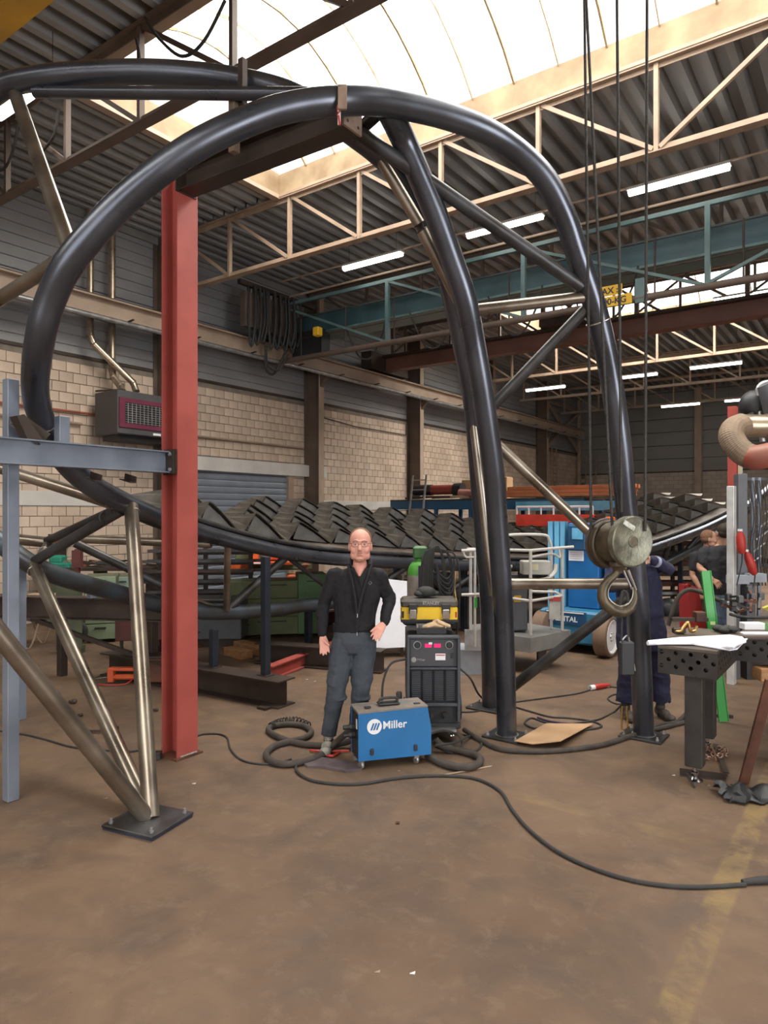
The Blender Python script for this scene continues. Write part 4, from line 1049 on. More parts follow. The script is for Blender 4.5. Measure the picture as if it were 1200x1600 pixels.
floor_line('welding_cable', 'thin cord running to the red plug on the floor', [(690,1110),(740,1112),(800,1098),(850,1091),(900,1084),(922,1078)], .008, rubber)
floor_line('welding_cable', 'cord looping from the red plug behind the right arch leg', [(953,1073),(975,1076),(985,1085),(960,1085),(950,1092),(965,1100),(985,1096)], .008, rubber)
pl = thing('power_plug', 'red industrial plug lying on the floor right of the inner legs', 'plug', tuple(G(937, 1078)))
a, b = G(922, 1079), G(953, 1074); z3 = Vector((0, 0, .03))
MB().tube([a+z3, a.lerp(b, .25)+z3, a.lerp(b, .3)+z3, a.lerp(b, .7)+z3, b+z3], [.02, .026, .034, .026, .012], 12).build('plug_body', redp, pl, smooth=True)
MB().tube([a+z3, a.lerp(b, .2)+z3], .028, 12).build('plug_collar', white, pl, smooth=True)
floor_line('welding_cable', 'tangle of thin dark cords behind the cardboard sheet', [(800,1103),(830,1112),(860,1120),(890,1122),(925,1127),(940,1135),(915,1140),(880,1137),(850,1128),(830,1122),(820,1130),(835,1138),(860,1136),(900,1130),(935,1124),(960,1112),(972,1100,.1)], .009, rubber)
floor_line('purple_strap_line', 'dark purple strap lying flat among the cords', [(840,1121),(860,1127),(890,1131),(920,1132)], .010, mat('dark_purple_web', (.05, .03, .06), .8), 'strap')
floor_line('welding_cable', 'cable hanging from the power source down to the floor on its right', [(719,1045,.35),(735,1060,.3),(748,1085,.12),(765,1098,.01),(790,1105)], .010, rubber)
floor_line('welding_cable', 'black cable arching from the power source down to the wire feeder', 'PATHX', .010, rubber)
floor_line('welding_cable', 'small loop of cable right of the wire feeder near the leg base', [(680,1165,.12),(712,1160,.08),(735,1150,.01),(752,1160),(745,1172),(720,1176),(690,1170)], .010, rubber)
floor_line('welding_cable', 'cable ringing the front caster of the power source', [(665,1150,.18),(690,1142,.16),(715,1148,.08),(722,1165,.02),(705,1176),(680,1166,.03)], .010, rubber)
floor_line('welding_rod', 'pale thin rod on the floor right of the hose loop', [(682,1213),(710,1208),(768,1197)], .006, tan, 'rod', 2)
# red handled cutter and cloth by the feeder
rt = thing('red_handled_pliers', 'red handled pliers on the floor left of the blue feeder', 'pliers', tuple(G(510, 1178)))
MB().tube(smooth_path([G(484,1175)+z3*.5, G(500,1177)+z3*.6, G(530,1177)+z3*.6, G(545,1176)+z3*.5], 4), .010, 8).build('handle', redp, rt, smooth=True)
MB().tube(smooth_path([G(508,1182)+z3*.5, G(520,1184)+z3*.5, G(530,1178)+z3*.5], 4), .011, 8).build('handle', redp, rt, smooth=True)
clt = mat('grey_purple_rag', (.10, .075, .08), .9, 0, var=.2, scale=10, bump=.5)
mb = MB(); g1 = [G(470,1193), G(500,1186), G(530,1190), G(560,1196), G(566,1205), G(540,1208), G(505,1201), G(480,1200)]
mb.prism(g1, (0, 0, .018)); tag(mb.build('rag', clt), 'flat dark rag on the floor under the front of the feeder', 'cloth')
# cardboard
cbm = mat('brown_cardboard', (.42, .26, .14), .85, 0, var=.08, scale=3)
mb = MB(); q = [G(804,1164)+Vector((0,0,.03)), G(853,1133)+Vector((0,0,.012)), G(927,1135)+Vector((0,0,.02)), G(876,1171)+Vector((0,0,.065)), G(832,1169)+Vector((0,0,.03))]
tag(mb.prism(q, (0, 0, .005)).build('cardboard_sheet', cbm), 'flat brown cardboard sheet on the floor between the inner legs and right leg', 'cardboard')
# clamp stub standing by the right leg
ck = thing('brass_clamp', 'small brassy earth clamp standing at the foot of the right leg', 'clamp', tuple(G(976, 1140)))
for s in (-5, 5): MB().bar(G(976+s,1140)+Vector((0,0,.0)), G(976+s*.7,1140)+Vector((0,0,.21)), .012, .02).build('jaw', brassm, ck)
MB().bar(G(971,1140)+Vector((0,0,.10)), G(981,1140)+Vector((0,0,.12)), .012, .02).build('spring', brassm, ck)
# debris
for i, (u, v, r, l) in enumerate(((340/3,1099,.03,'small black coupling lying on the floor left of the far brace foot'),(125,1119,.02,'dark scrap on the floor behind the blue grey post'),(620,1287,.010,'rusty nut lying alone on the open floor'),(243,1111,.02,'dark offcut beside the red column foot'))):
    g = G(u, v); R = Matrix.Rotation(i, 3, 'Z')
    o = MB().bbox((g.x, g.y, r/2+.002), (r*2.4, r*1.6, r), .004, R).ball((g.x+r*1.2, g.y, r*.9), r*.85, 10, 6).build('steel_scrap', darkbeam if i != 2 else rust); tag(o, l, 'scrap')
CHIP = ['tiny chip on the floor just right of the red column foot', 'tiny chip on the floor left of the near base plate', 'tiny chip on the floor by the front table foot', 'tiny chip on the floor right of the front table foot',
 'white chip left of the man, nearest to him', 'uppermost white chip left of the man', 'leftmost pale chip beside the man', 'tiny chip below the blue feeder on open floor', 'tiny chip under the narrow table, left side', 'pale chip in the foreground floor, left of two', 'white chip in the foreground floor, right of two']
for i, (u, v) in enumerate(((300,1225),(162,1248),(1078,1215),(1105,1228),(490,1065),(497,1056),(478,1062),(620,1205),(1050,1212),(585,1520),(640,1522))):
    g = G(u, v); o = MB().prism([(g.x, g.y, .001), (g.x+.02, g.y+.01, .001), (g.x+.012, g.y+.026, .001)], (0, 0, .003)).build('floor_chip', tan if i % 2 else white)
    tag(o, CHIP[i], 'chip')

# ---- white board behind the man
wbd = camthing('drawing_board', 'white drawing sheet standing upright behind the man, low between rails and bottle', 'board', 611, 9.3)
MB().prism([(-.36, 0, .12), (.22, .05, .14), (.22, .15, 1.02), (-.10, .10, 1.06), (-.36, .06, .98)], (0, .02, 0)).build('sheet', paper, wbd, local=True)
MB().bbox((-.05, .25, .30), (.85, .18, .5), .02).build('crate_back', mat('grey_brown_crate', (.25, .19, .14), .8), wbd, local=True)
for x in (-.3, .15): MB().bar((x, .12, 0), (x, .14, .5), .04, .04).build('leg', darkbeam, wbd, local=True)

# ---- hook block, ropes and sling
hb = thing('crane_hook_block', 'scratched grey two-sheave hook block with big hook, hanging before the right leg', 'hook', tuple(C(958, 846, 3.9)))
hbm = mat('scratched_grey_cast', (.24, .235, .17), .42, .5, vcol=(.10, .095, .07), scale=16, bump=.25, bscale=60, detail=8)
hbd = mat('greasy_brown_cast', (.13, .10, .06), .45, .5, vcol=(.06, .045, .03), scale=10, bump=.25)
DH = 3.9; s_ = DH/F
axn = (M(.38, -.925, 0)).normalized()         # disc normal, right and toward the standpoint
cF = C(985, 846, DH-.05); cR = C(952, 849, DH+.12)
def disc(c, n, r, th, m, name, parent):
    return MB().lathe(c, n, [(0, -th/2), (r*.94, -th/2), (r, -th/2+.006), (r, th/2-.006), (r*.95, th/2), (r*.9, th/2-.003), (0, th/2-.003)], 48).build(name, m, parent, smooth=True)
f_ = disc(cF, axn, .142, .05, hbm, 'sheave_cover', hb)
MB().ring(cF+axn*.025, axn, .030, .004, 24, 6).build('hub_ring', hbm, f_, smooth=True)
MB().lathe(cF+axn*.022, axn, [(.026, 0), (.026, .004), (0, .004)], 20).build('hub_cap', hbd, f_)
_, pxr, pyr = basis(axn)
lp = cF+axn*.024+Vector((0, 0, .09))+pxr*.03
MB().box(lp, (.085, .004, .028), Matrix((pxr, -axn, pyr)).transposed() @ Matrix.Rotation(-.5, 3, 'Y')).build('raised_plate', mat('pale_worn_metal', (.42, .42, .36), .4, .5, var=.3, scale=40), f_)
disc(cR, axn, .138, .05, hbd, 'sheave_cover', hb)
disc((cF+cR)/2, axn, .118, .14, hbd, 'sheave', hb)
disc(cF-axn*.03, axn, .128, .02, darkbeam, 'sheave', hb)
MB().ring(cR-axn*.03, axn, .136, .012, 40, 6).build('guard_band', darkbeam, hb, smooth=True)
nk = C(966, 884, DH+.03)
MB().lathe(nk+Vector((0, 0, .03)), (0, 0, -1), [(.035, 0), (.05, .01), (.05, .03), (.034, .045), (.028, .07), (0, .07)], 20).build('swivel_neck', hbd, hb, smooth=True)
# hook in a plane facing the camera
def hp(u, v): return C(u, v, DH+.02)
HP = [(966,888),(962,897),(950,908),(942,922),(943,938),(955,951),(970,956),(984,950),(991,938),(992,926),(990,917)]
HR = [.024,.026,.034,.040,.044,.046,.046,.040,.028,.018,.012]
HP_, HR_ = smooth_path([hp(*p) for p in HP], 5, HR)
hc_ = hp(967, 925)
MB().tube([p.lerp(hc_, .62*r/max(.001, (hc_-p).length))+M(0, -.004, 0) for p, r in zip(HP_[6:], HR_[6:])], [max(.004, r*.20) for r in HR_[6:]], 8).build('worn_rim', mat('worn_bright_rim', (.38, .36, .30), .35, .8, var=.3, scale=40), hb, smooth=True)
MB().tube([p for p in HP_], [r*.72 for r in HR_], 16).build('hook', hbd, hb, smooth=True)
MB().tube([hp(978,890)+M(0,-.03,0), hp(991,921)+M(0,-.03,0)], [.010, .006], 8).build('safety_latch', chrome, hb, smooth=True)
MB().tube([hp(976,892)+M(0,.02,0), hp(989,921)+M(0,.02,0)], .006, 8).build('safety_latch', chrome, hb, smooth=True)
rp = mat('dark_wire_rope', (.05, .045, .04), .5, .5, var=.3, scale=60, bump=.4, bscale=200)
for i, (u0, u1, v1, dd, l) in enumerate(((913,924,850,DH+.10,'hoist rope leftmost of the four, ending at the left sheave'),(916,957,830,DH+.0,'hoist rope crossing beside the leftmost, ending between the sheaves'),(964,971,800,DH-.02,'hoist rope third from the left, running behind the front disc'),(1011,1008,830,DH-.05,'hoist rope rightmost of the four'))):
    a = C(u0, 0, dd); b = C(u1, v1, dd); a2 = a+(a-b).normalized()*2.1
    tag(MB().tube([a2, a.lerp(b, .5), b], .0085, 8).build('hoist_rope', rp, smooth=True), l, 'rope')
tag(MB().tube([C(925,620,DH+.1), C(950,835,DH+.12)], .006, 6).build('hoist_rope', rp), 'thin slack rope slanting down to the rear sheave', 'rope') if False else None
sl = thing('lifting_sling', 'thin black sling hanging from the hook down to a dark steel bar', 'sling', tuple(hp(978, 1000)))
MB().tube(smooth_path([hp(972,952), hp(971,1000), hp(972,1000), hp(973,1002)], 3), .006, 6).build('sling_leg', rubber, sl)
MB().tube([hp(979,950), hp(981,1002)], .006, 6).build('sling_leg', rubber, sl)
MB().tube(smooth_path([hp(968,950), hp(972,925), hp(980,928), hp(982,950)], 4), .008, 6).build('sling_eye', rubber, sl)
MB().tube(smooth_path([hp(970,1004), hp(976,996), hp(982,997), hp(992,1048)], 3), .005, 6).build('wire_bail', galv, sl)
MB().bbox((hp(979,1028)), (.075, .05, .19), .008, Matrix.Rotation(YAW, 3, 'Z')).build('pendant_box', black, sl)

# ---- welding tables
def perf(mb, o, ux, uz, nx, nz, pitch, r, hole, nrm):
    o = Vector(o); ux = Vector(ux); uz = Vector(uz); nrm = Vector(nrm)
    for i in range(nx):
        for j in range(nz):
            c0 = o+ux*(i*pitch)+uz*(j*pitch); cc_ = c0+(ux+uz)*(pitch/2)
            sq = [c0, c0+ux*pitch, c0+ux*pitch+uz*pitch, c0+uz*pitch]
            if not hole(i, j): mb.add(sq, [(0, 1, 2, 3)]); continue
            oc = [cc_+ux*(r*math.cos(PI/4*k+PI/8))+uz*(r*math.sin(PI/4*k+PI/8)) for k in range(8)]
            ins = [p-nrm*.06 for p in oc]
            sqm = [(sq[1]+sq[2])/2, (sq[2]+sq[3])/2, (sq[3]+sq[0])/2, (sq[0]+sq[1])/2]
            vs = sq+oc+ins; b = 4
            fs = [(2, b+1, b+0, b+7, 1), (3, b+3, b+2, b+1, 2), (0, b+5, b+4, b+3, 3), (1, b+7, b+6, b+5, 0)]
            fs += [(b+k, b+(k+1) % 8, b+8+(k+1) % 8, b+8+k) for k in range(8)]+[tuple(b+8+k for k in range(8))]
            mb.add(vs, fs)
tabm = mat('dark_table_steel', (.055, .048, .042), .5, .4, vcol=(.036, .031, .028), scale=6, bump=.08)
def table(x0, y0, x1, y1, zt, label, legs, hbot=.2):
    t = thing('welding_table', label, 'table', ((x0+x1)/2, (y0+y1)/2, 0))
    MB().b2((x0, y0, zt-.018), (x1, y1, zt)).build('tabletop', mat('worn_table_top', (.21, .165, .13), .38, .5, vcol=(.13, .10, .08), scale=5), t)
    nx = int(round((x1-x0)/.05)); ny = int(round((y1-y0)/.05))
    hl = lambda i, j: (i+j) % 2 == 1 if False else (i % 2 == 0 and j in (0,)) or (i % 2 == 0 and j == 2) or (i % 2 == 1 and j == 1)
    for (o, ux, n, nr) in (((x0, y0, zt-.018), (1, 0, 0), nx, (0, -1, 0)), ((x1, y0, zt-.018), (0, 1, 0), ny, (1, 0, 0)), ((x0, y0, zt-.018), (0, 1, 0), ny, (-1, 0, 0)), ((x0, y1, zt-.018), (1, 0, 0), nx, (0, 1, 0))):
        mb = MB(); perf(mb, Vector(o)-Vector((0, 0, .182)), ux, (0, 0, 1), n, 4, .05 if False else (x1-x0 if ux[0] else y1-y0)/n, .014, lambda i, j: j in (0, 1, 2) and ((i % 2 == 0) == (j % 2 == 0)), nr) if False else perf(mb, Vector(o)-Vector((0, 0, .150)), ux, (0, 0, 1), n, 3, .05, .016, hl, nr)
        mb.add([Vector(o)-Vector((0, 0, .182)), Vector(o)+Vector(ux)*(n*.05)-Vector((0, 0, .182)), Vector(o)+Vector(ux)*(n*.05)-Vector((0, 0, .15)), Vector(o)-Vector((0, 0, .15))], [(0, 1, 2, 3)])
        mb.build('perforated_side', tabm, t, fix=False)
    for (lx, ly) in legs:
        lg = MB().bbox((lx, ly, (zt-.018-.02+.11)/2), (.12, .12, zt-.018-.02-.11), .006).build('leg', tabm, t)
        ft = MB().lathe((lx, ly, 0), Z_, [(.055, 0), (.055, .008), (.03, .022), (.018, .03), (.018, .05), (.028, .05), (.028, .065), (.014, .07), (.014, .115), (0, .115)], 18).build('levelling_foot', chrome, lg, smooth=True)
    return t
table(-1.33, 5.30, -.93, 6.30, .98, 'narrow perforated steel welding table block at right, drawings on its top', [(-1.10, 5.42), (-1.16, 6.18)])
table(-.93, 6.10, 1.07, 8.10, .98, 'wide perforated welding table behind the narrow block, cluttered with tools', [(-.80, 7.55), (.4, 6.25)])
# things on the tables
pr = thing('drawing_roll', 'loosely folded white drawings lying across the front of the narrow table', 'paper', tuple(C(1090, 1000, 5.1)))
P = [(1012,1003),(1060,998),(1100,996),(1140,994),(1160,997),(1166,1004),(1152,1009),(1146,1014),(1120,1010),(1080,1007),(1014,1007)]
zp = 1.0
def tz(u, v, z): return G(u, v, z)
mb = MB(); c_up = [G(u, v, .99+(.02 if u > 1130 else .0)) for u, v in P]
mb.prism(c_up, (0, 0, .012)); mb.build('top_sheet', paper, pr)
MB().prism([G(u, v, .985) for u, v in ((1085,1008),(1120,1002),(1168,999),(1152,1015),(1140,1017))], (0, 0, .008)).build('under_sheet', paper, pr)
MB().tube([G(1012,1005,1.0), G(1060,1002,1.0), G(1100,1000,1.0)], [.016, .02, .012], 10).build('rolled_edge', paper, pr, smooth=True)
def cl_thing(name, label, cat, u, v, z=.98): return thing(name, label, cat, tuple(G(u, v, z)), None, YAW)
# clamp left, welding torch hose, rails
k = cl_thing('steel_clamp', 'rusty C-shaped clamp lying at the left end of the wide table', 'clamp', 1075, 992)
MB().tube(smooth_path([(-.10, .02, .03), (-.06, .0, .03), (-.04, 0, .06), (0, 0, .10), (.02, 0, .03), (.06, .02, .03), (.08, .02, .07)], 4), .012, 8).build('jaw', brassm, k, local=True)
MB().bbox((-.06, .03, .03), (.10, .05, .05), .01).build('screw_block', darkbeam, k, local=True)
k = cl_thing('steel_bar', 'short dark steel bar projecting left from the wide table', 'bar', 1085, 976)
MB().bar((-.16, .1, .03), (.16, .1, .03), .05, .03).build('bar', darkbeam, k, local=True); MB().bbox((.09, .1, .055), (.09, .08, .09), .006).build('head', rust, k, local=True)
k = cl_thing('glove_pile', 'dark grey crumpled gloves between the drawings and the white box', 'gloves', 1142, 990)
for i in range(7): MB().ball((random.uniform(-.09, .09), random.uniform(0, .10), .03), (.045, .04, .028), 10, 6).build('glove_fold', rubber, k, smooth=True, local=True)
k = cl_thing('white_box', 'small white carton on the wide table near the right edge', 'box', 1180, 985)
MB().bbox((0, .05, .03), (.17, .09, .055), .003).build('carton', white, k, local=True); MB().box((.095, .05, .03), (.02, .09, .055)).build('green_end', mat('green_card', (.08, .3, .08), .6), k, local=True)
k = cl_thing('paper_stack', 'flat white paper strip in front of the white carton', 'paper', 1184, 991)
MB().bbox((.0, 0, .008), (.26, .06, .014), .002).build('sheets', paper, k, local=True)
k = cl_thing('dark_ledger', 'dark flat steel strip at the right end of the wide table front', 'strip', 1190, 999)
MB().bbox((0, 0, .012), (.28, .05, .024), .004).build('strip', darkbeam, k, local=True)
k = cl_thing('clamp_cluster', 'heap of dark screw clamps on the far right of the wide table', 'clamps', 1172, 966)
for i in range(9):
    a = random.uniform(0, 3.1); p0 = Vector((random.uniform(-.12, .16), random.uniform(0, .3), .04+.02*i))
    dv = Vector((math.cos(a)*.075, math.sin(a)*.07, random.uniform(-.02, .07)))
    MB().bar(p0-dv, p0+dv, .022, .022).build('clamp_arm', mill2 if i % 2 else rust, k, local=True)
    MB().bbox(p0+dv, (.05, .05, .07), .006).build('clamp_jaw', mill2, k, local=True)
MB().tube(smooth_path([(-.16, .05, .03), (-.1, -.06, .02), (.05, -.09, .02), (.2, -.03, .02)], 5), .015, 8).build('cable', rubber, k, smooth=True, local=True)
MB().prism([(.12, .0, .09), (.3, .02, .15), (.34, .05, .13), (.2, .05, .05)], (0, .02, .01)).build('yellow_green_glove', mat('yellow_glove', (.5, .45, .08), .8), k, local=True)
k = cl_thing('welding_torch', 'black torch hose arching over the far edge of the wide table', 'torch', 1130, 958, 1.0)
MB().tube(smooth_path([(-.32, .5, -.2), (-.22, .5, .08), (-.1, .48, .17), (.05, .4, .12), (.16, .3, .06)], 5), .022, 10).build('hose', hosem, k, smooth=True, local=True)
MB().tube(smooth_path([(.16, .3, .06), (.22, .28, .05), (.27, .25, .0), (.29, .24, -.02)], 4), .008, 8).build('torch_neck', galv, k, smooth=True, local=True)
# green spirit level leaning
gm = mat('signal_green', (.02, .30, .03), .4, 0, var=.05)
lv = thing('spirit_level', 'long bright green spirit level leaning against the table from the floor', 'spirit level', tuple(G(1131, 1131)))
a = G(1131, 1129)+Vector((0, 0, .01)); b = C(1103, 892, 6.55)
MB().prof(a, b, [(-.012, -.045), (.012, -.045), (.012, -.038), (.006, -.034), (.006, .034), (.012, .038), (.012, .045), (-.012, .045), (-.012, .038), (-.006, .034), (-.006, -.034), (-.012, -.038)], up=M(1, 0, 0)).build('profile', gm, lv)
c_ = a.lerp(b, .65); MB().box(c_+M(0, -.004, 0), (.045, .02, .03), Matrix.Rotation(YAW, 3, 'Z')).build('vial', mat('vial_yellow', (.7, .8, .4), .2), lv)
a2 = a.lerp(b, .05)
# silver square post, with red post and grey columns behind it
def post(name, u, d, ztop, w, m, label, rz=0, z0=0.0, cat='post'):
    g = XY(u, d); o = MB().bbox((g.x, g.y, (z0+ztop)/2), (w, w, ztop-z0), .003, Matrix.Rotation(rz, 3, 'Z')).build(name, m); return tag(o, label, cat)
post('square_tube_post', 1143, 7.9, 2.26, .078, mat('bright_zinc', (.66, .66, .66), .35, .3, var=.1, scale=10), 'tall bright galvanised square tube standing behind the wide table', YAW+.75)
rp_ = thing('red_post', 'red H post rising behind the bright galvanised square tube', 'post', tuple(XY(1145, 9.2)))
g = XY(1145, 9.2); MB().ibeam((g.x, g.y, 0), (g.x, g.y, 3.37), .11, .11, .010, .008, up=(0, 1, 0)).build('post', mat('bright_red_primer', (.32, .05, .038), .5), rp_)
MB().box((g.x, g.y, .01), (.2, .2, .02)).build('foot', darkbeam, rp_)
post('grey_column', 1157, 8.3, 2.42, .11, mat('slate_grey_paint', (.10, .105, .115), .5), 'slate grey machine column just right of the galvanised square tube', YAW)
post('beige_channel', 1152, 9.6, 2.95, .10, mat('beige_paint', (.48, .42, .30), .6), 'beige channel standing between the red post and the grey column', YAW)
fr = camthing('grey_machine_frame', 'light grey bent machine frame low behind the wide table, right edge', 'frame', 1158, 8.1)
MB().b2((-.12, 0, 1.12), (.10, .12, 1.22)).b2((.10, 0, 1.14), (.30, .12, 1.24)).build('top_rail', mat('cool_grey_paint', (.30, .32, .36), .5), fr, local=True)
for x in (-.06, .12): MB().b2((x-.05, 0, 0), (x+.05, .12, 1.12)).build('upright', mat('slate_grey_paint', (.1, .1, .1)), fr, local=True)
rk = camthing('tool_gantry', 'blue grey hose and tool gantry at the right edge behind the table', 'gantry', 1180, 8.6)
for x, z in ((-.09, 2.45), (.02, 2.4), (.10, 2.4), (.26, 2.4)): MB().box((x, .1, z/2), (.035, .035, z)).build('upright', MATS['blue_grey_mill_steel'], rk, local=True)
for z in (1.3, 1.75, 2.05, 2.38): MB().box((.08, .1, z), (.42, .03, .035)).build('cross_rail', mill2, rk, local=True)
for i in range(9):
    x = -.1+i*.04; MB().tube(smooth_path([(x, .02, 2.36), (x+.03, -.03, 1.9), (x-.02, -.02, 1.4+.1*(i % 3)), (x+.03, 0, 1.05)], 4), .008, 6).build('hanging_hose', rubber if i % 2 else hosem, rk, local=True)
for i in range(6): MB().bar((-.06+.05*i, .05, 1.3+.16*i), (.1+.05*i, .05, 1.42+.16*i), .015, .015).build('clip', galv, rk, local=True)
for u, v, dx, dz, l in ((1158, 849, .012, .27, 'red industrial socket hanging beside the galvanised square tube, upper one'), (1173, 881, .05, .27, 'red industrial plug hanging lower right of the first red socket')):
    t = camthing('cable_coupler', l, 'coupler', u, 7.75, HC-(v-802)*7.75/F)
    MB().tube([(-dx, 0, dz/2), (-dx*.6, 0, dz*.3), (0, 0, 0), (dx*.5, 0, -dz*.3), (dx, 0, -dz*.42)], [.02, .045, .05, .045, .03], 14).build('housing', redp, t, smooth=True, local=True)
    MB().tube([(-dx*1.1, 0, dz*.5), (-dx, 0, dz*.6)], .026, 10).build('cable_gland', white, t, local=True)
    MB().tube([(dx, 0, -dz*.42), (dx*.8, 0, -dz*.42-.1), (-.05, 0, -dz*.42-.36)], .008, 6).build('cable', rubber, t, local=True)
# extraction ducts at the right edge
ex = thing('extraction_duct', 'fat dusty brown flexible duct bending into a red elbow, right edge', 'duct', tuple(C(1165, 690, 6.8)))
dbr = mat('dusty_brown_duct', (.21, .15, .10), .75, 0, var=.15, scale=10)
P = smooth_path([C(1160,664,6.9), C(1147,670,6.85), C(1143,682,6.8), C(1150,697,6.75), C(1163,709,6.7), C(1178,715,6.65)], 14)
rad = [.118+.0022*(i % 2) for i in range(len(P))]
MB().tube(P, rad, 20).build('flexible_duct', dbr, ex, smooth=False)
MB().tube(smooth_path([C(1174,714,6.66), C(1188,714,6.6), C(1250,700,6.5)], 5), .118, 24).build('red_elbow', mat('faded_red_duct', (.34, .075, .05), .55, 0, vcol=(.22, .08, .05), scale=5), ex, smooth=True)
dp = thing('sheet_metal_duct', 'round silvery duct pipe running off the right edge above the red elbow', 'duct', tuple(C(1180, 667, 7.2)))
MB().tube([C(1158,665,7.2), C(1260,666,7.2)], .118, 24).build('pipe', duct, dp, smooth=True)
MB().ring(C(1196,665.5,7.2), C(1260,666,7.2)-C(1158,665,7.2), .119, .008, 24, 6).build('joint_band', duct, dp)
MB().bar(C(1150,657,7.4), C(1260,648,7.4), .05, .05).build('support_bar', darkbeam, dp)
fa = thing('fume_extractor', 'dark jointed extraction arm and motor above the duct, top right corner area', 'extractor', tuple(C(1175, 630, 7.4)))
MB().ball(C(1178,633,7.4), (.15, .15, .16), 18, 12).build('motor', black, fa, smooth=True)
MB().tube(smooth_path([C(1192,690,7.3), C(1186,640,7.3), C(1185,608,7.3), C(1197,598,7.3), C(1215,600,7.3)], 5), .03, 10).build('arm_tube', galv, fa, smooth=True)
MB().bar(C(1160,655,7.3), C(1175,648,7.3), .08, .05).build('bracket', black, fa)
MB().tube([C(1197,600,7.2), C(1215,640,7.2), C(1225,650,7.2)], [.09, .14, .16], 16).build('hood', MATS['slate_grey_paint'], fa, smooth=True)
# debris under the tables
g = G(1100, 1213); dd_ = thing('angle_iron_offcut', 'dark angle iron lying under the narrow table leg', 'offcut', tuple(g))
MB().angle(G(1062,1211)+Vector((0,0,.02)), G(1135,1220)+Vector((0,0,.02)), .05, .006).build('angle', darkbeam, dd_)
MB().bar(G(1118,1165)+Vector((0,0,.012)), G(1135,1214)+Vector((0,0,.03)), .04, .008).build('flat_bar', darkbeam, dd_)
chn = thing('steel_chain', 'heap of dull chain links on the floor under the narrow table', 'chain', tuple(G(1112, 1184)))
for i in range(42):
    p = G(1104+random.uniform(-8, 34), 1182+random.uniform(-8, 8)); MB().ring(p+Vector((0, 0, random.uniform(.01, .05))), (random.uniform(-1, 1), random.uniform(-1, 1), random.uniform(.1, 1)), .018, .0045, 8, 5).build('chain_link', mat('brown_chain', (.35, .22, .16), .4, .7), chn)
o = MB().bar(G(1120,1121)+Vector((0,0,.015)), G(1145,1122)+Vector((0,0,.015)), .03, .03).build('floor_bar', darkbeam); tag(o, 'short dark bar on the floor by the foot of the green level', 'bar')
o = MB().tube(smooth_path([G(1085,1232)+Vector((0,0,.01)), G(1072,1215)+Vector((0,0,.03)), G(1078,1222)+Vector((0,0,.04))], 4), .008, 6).build('wire_scrap', hosem); tag(o, 'bent wire scrap at the front table foot', 'wire')
# leaning rusty bar and rag at the right edge
lb = thing('leaning_bar', 'rusty flat bar leaning at the right edge with a black rag at its foot', 'bar', tuple(G(1162, 1222)))
MB().bar(G(1162,1225)+Vector((0,0,.01)), C(1204,1062,4.75), .07, .02, up=M(0, 1, 0)).build('bar', rust, lb)
o = camthing('black_rag', 'crumpled black rag on the floor at the right edge', 'rag', 1178, 4.72)
nx_, ny_ = 22, 12; vs = []
for lay in (0, 1):
    for b_ in range(ny_+1):
        for a_ in range(nx_+1):
            x, y = -.22+.56*a_/nx_+.018*math.sin(b_*1.9), -.10+.24*b_/ny_+.02*math.sin(a_*1.3)
            e_ = min(1, 3*min(b_/ny_, 1-b_/ny_)+.15); z = .012+e_*(.075*abs(math.sin(11*x+6*y)*math.cos(14*y-7*x))+.05*max(0, 1-abs(x+.12)*7))
            vs.append((x, y, z-(.006 if lay else 0)))
n_ = (nx_+1)*(ny_+1)
fs = [(q0_, q0_+1, q0_+nx_+2, q0_+nx_+1) for b_ in range(ny_) for a_ in range(nx_) for q0_ in [b_*(nx_+1)+a_]]
MB().add(vs, fs+[tuple(k+n_ for k in reversed(f)) for f in fs]).build('cloth', black, o, smooth=True, local=True, fix=False)
o = camthing('wooden_trestle_top', 'pale timber block at the right edge below the wide table', 'timber', 1196, 5.4, .66)
MB().bbox((.1, 0, .04), (.34, .14, .10), .005).build('block', wood, o, local=True); MB().box((.06, .0, -.33), (.05, .05, .66)).build('leg', darkbeam, o, local=True)
# low scaffolding crate behind tables
o = camthing('wire_crate', 'small pale wire crate on the floor beyond the tables at the right edge', 'crate', 1180, 8.2, 0)
for i in range(4):
    for j in range(3): MB().box((-.12+i*.1, 0, .45+j*.1), (.012, .012, .1)).box((-.12+i*.1, 0, .45+j*.1), (.1, .012, .012)).build('wire', galv, o, local=True)
MB().box((.03, 0, .2), (.36, .2, .4)).build('base', darkbeam, o, local=True)

